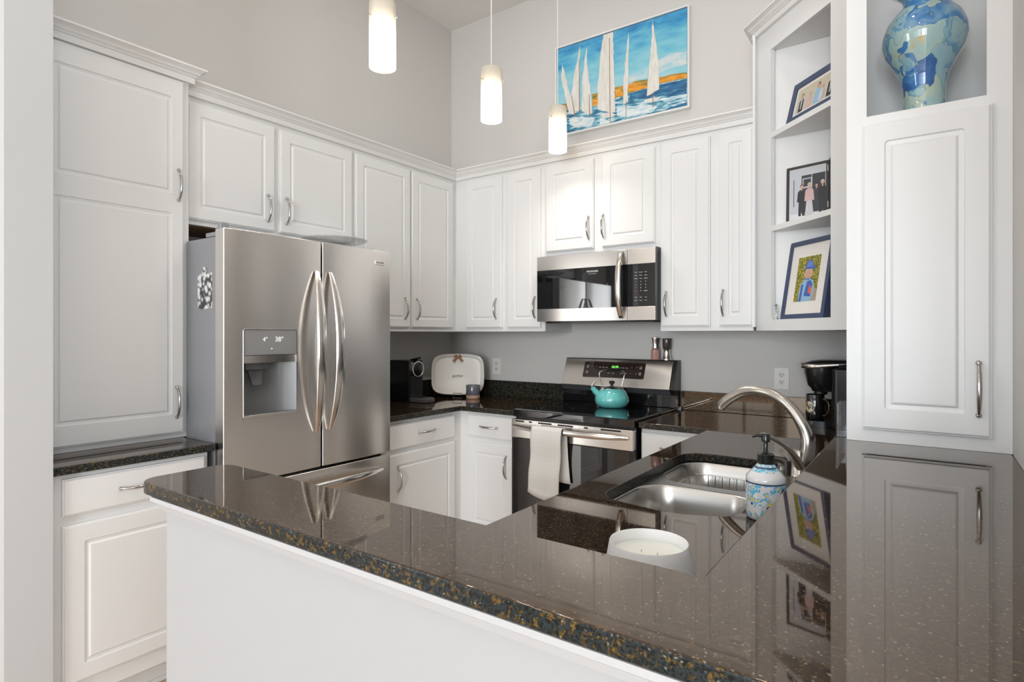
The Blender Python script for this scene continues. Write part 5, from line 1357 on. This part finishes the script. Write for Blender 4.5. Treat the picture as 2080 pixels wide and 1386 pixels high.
mb = MB(); mb.lathe([(.020, 0), (.030, .006), (.030, .016), (.0001, .018)], (2.572, -.240, z + .150), 20); mb.build('pod_nozzle', 'black', c)
# coffee mug
GX, GY = 2.548, -.243
z = .9146 + .0305
o = MB().lathe([(.036, 0), (.0395, .003), (.0410, .03), (.0412, .118), (.0400, .1205), (.0385, .118), (.0380, .010), (.0001, .006)], (GX, GY, z), 44, cap1=False).build('coffee_mug', 'black', None, smooth=50)
o['_'] = 0
del o['_']
o.data.materials.clear(); M['mugblack'] = mat('black_mug_glaze', (.010, .010, .011), .06, Coat_Weight=1.); o.data.materials.append(M['mugblack'])
tag(o, 'black coffee mug with a round cream logo under the pod coffee maker', 'mug')
a = math.radians(-25); ca, sa = math.cos(a), math.sin(a)
hp = [(.040, .100), (.056, .098), (.068, .085), (.072, .062), (.066, .038), (.054, .024), (.040, .020)]
MB().tube([(GX + r * ca, GY + r * sa, z + h) for r, h in hp], [.0055, .005, .0045, .0045, .0045, .005, .0055], 12).build('handle', 'mugblack', o, smooth=70)
def onmug(u, v, r):    # u angle along the cylinder
    th = math.radians(-122) + u / .0412
    return (GX + r * math.cos(th), GY + r * math.sin(th), z + .062 + v)
mb = MB()
def disc(r0, rad_, m_):
    N = 28; c0 = mb.pt(onmug(0, 0, r0)); P = [mb.pt(onmug(rad_ * math.cos(2 * PI * i / N), rad_ * math.sin(2 * PI * i / N), r0)) for i in range(N)]
    for rr__ in ():
        pass
    mid = [mb.pt(onmug(rad_ * .5 * math.cos(2 * PI * i / N), rad_ * .5 * math.sin(2 * PI * i / N), r0)) for i in range(N)]
    for i in range(N):
        j = (i + 1) % N; mb.face((c0, mid[i], mid[j]), m_); mb.face((mid[i], P[i], P[j], mid[j]), m_)
disc(.0414, .0265, 0)
def strip(pts, w, r0, m_):
    for (a1, b1), (a2, b2) in zip(pts, pts[1:]):
        dx, dy = a2 - a1, b2 - b1; l_ = math.hypot(dx, dy); nx_, ny_ = -dy / l_ * w, dx / l_ * w
        mb.poly([onmug(a1 + nx_, b1 + ny_, r0), onmug(a2 + nx_, b2 + ny_, r0), onmug(a2 - nx_, b2 - ny_, r0), onmug(a1 - nx_, b1 - ny_, r0)], m_)
strip([(-.014, -.022), (-.002, -.010), (.008, -.002), (.010, -.004)], .0035, .0417, 1)
strip([(-.012, .022), (-.008, .008), (-.003, -.004), (.002, -.010)], .0035, .0417, 1)
strip([(-.003, -.002), (.002, .006), (.009, .011), (.016, .011), (.021, .006)], .0012, .0417, 1)
strip([(-.020, -.008), (-.017, -.017), (-.008, -.022), (.002, -.023)], .0015, .0417, 1)
mb.build('logo', ['beige', 'ink'], o, smooth=60)
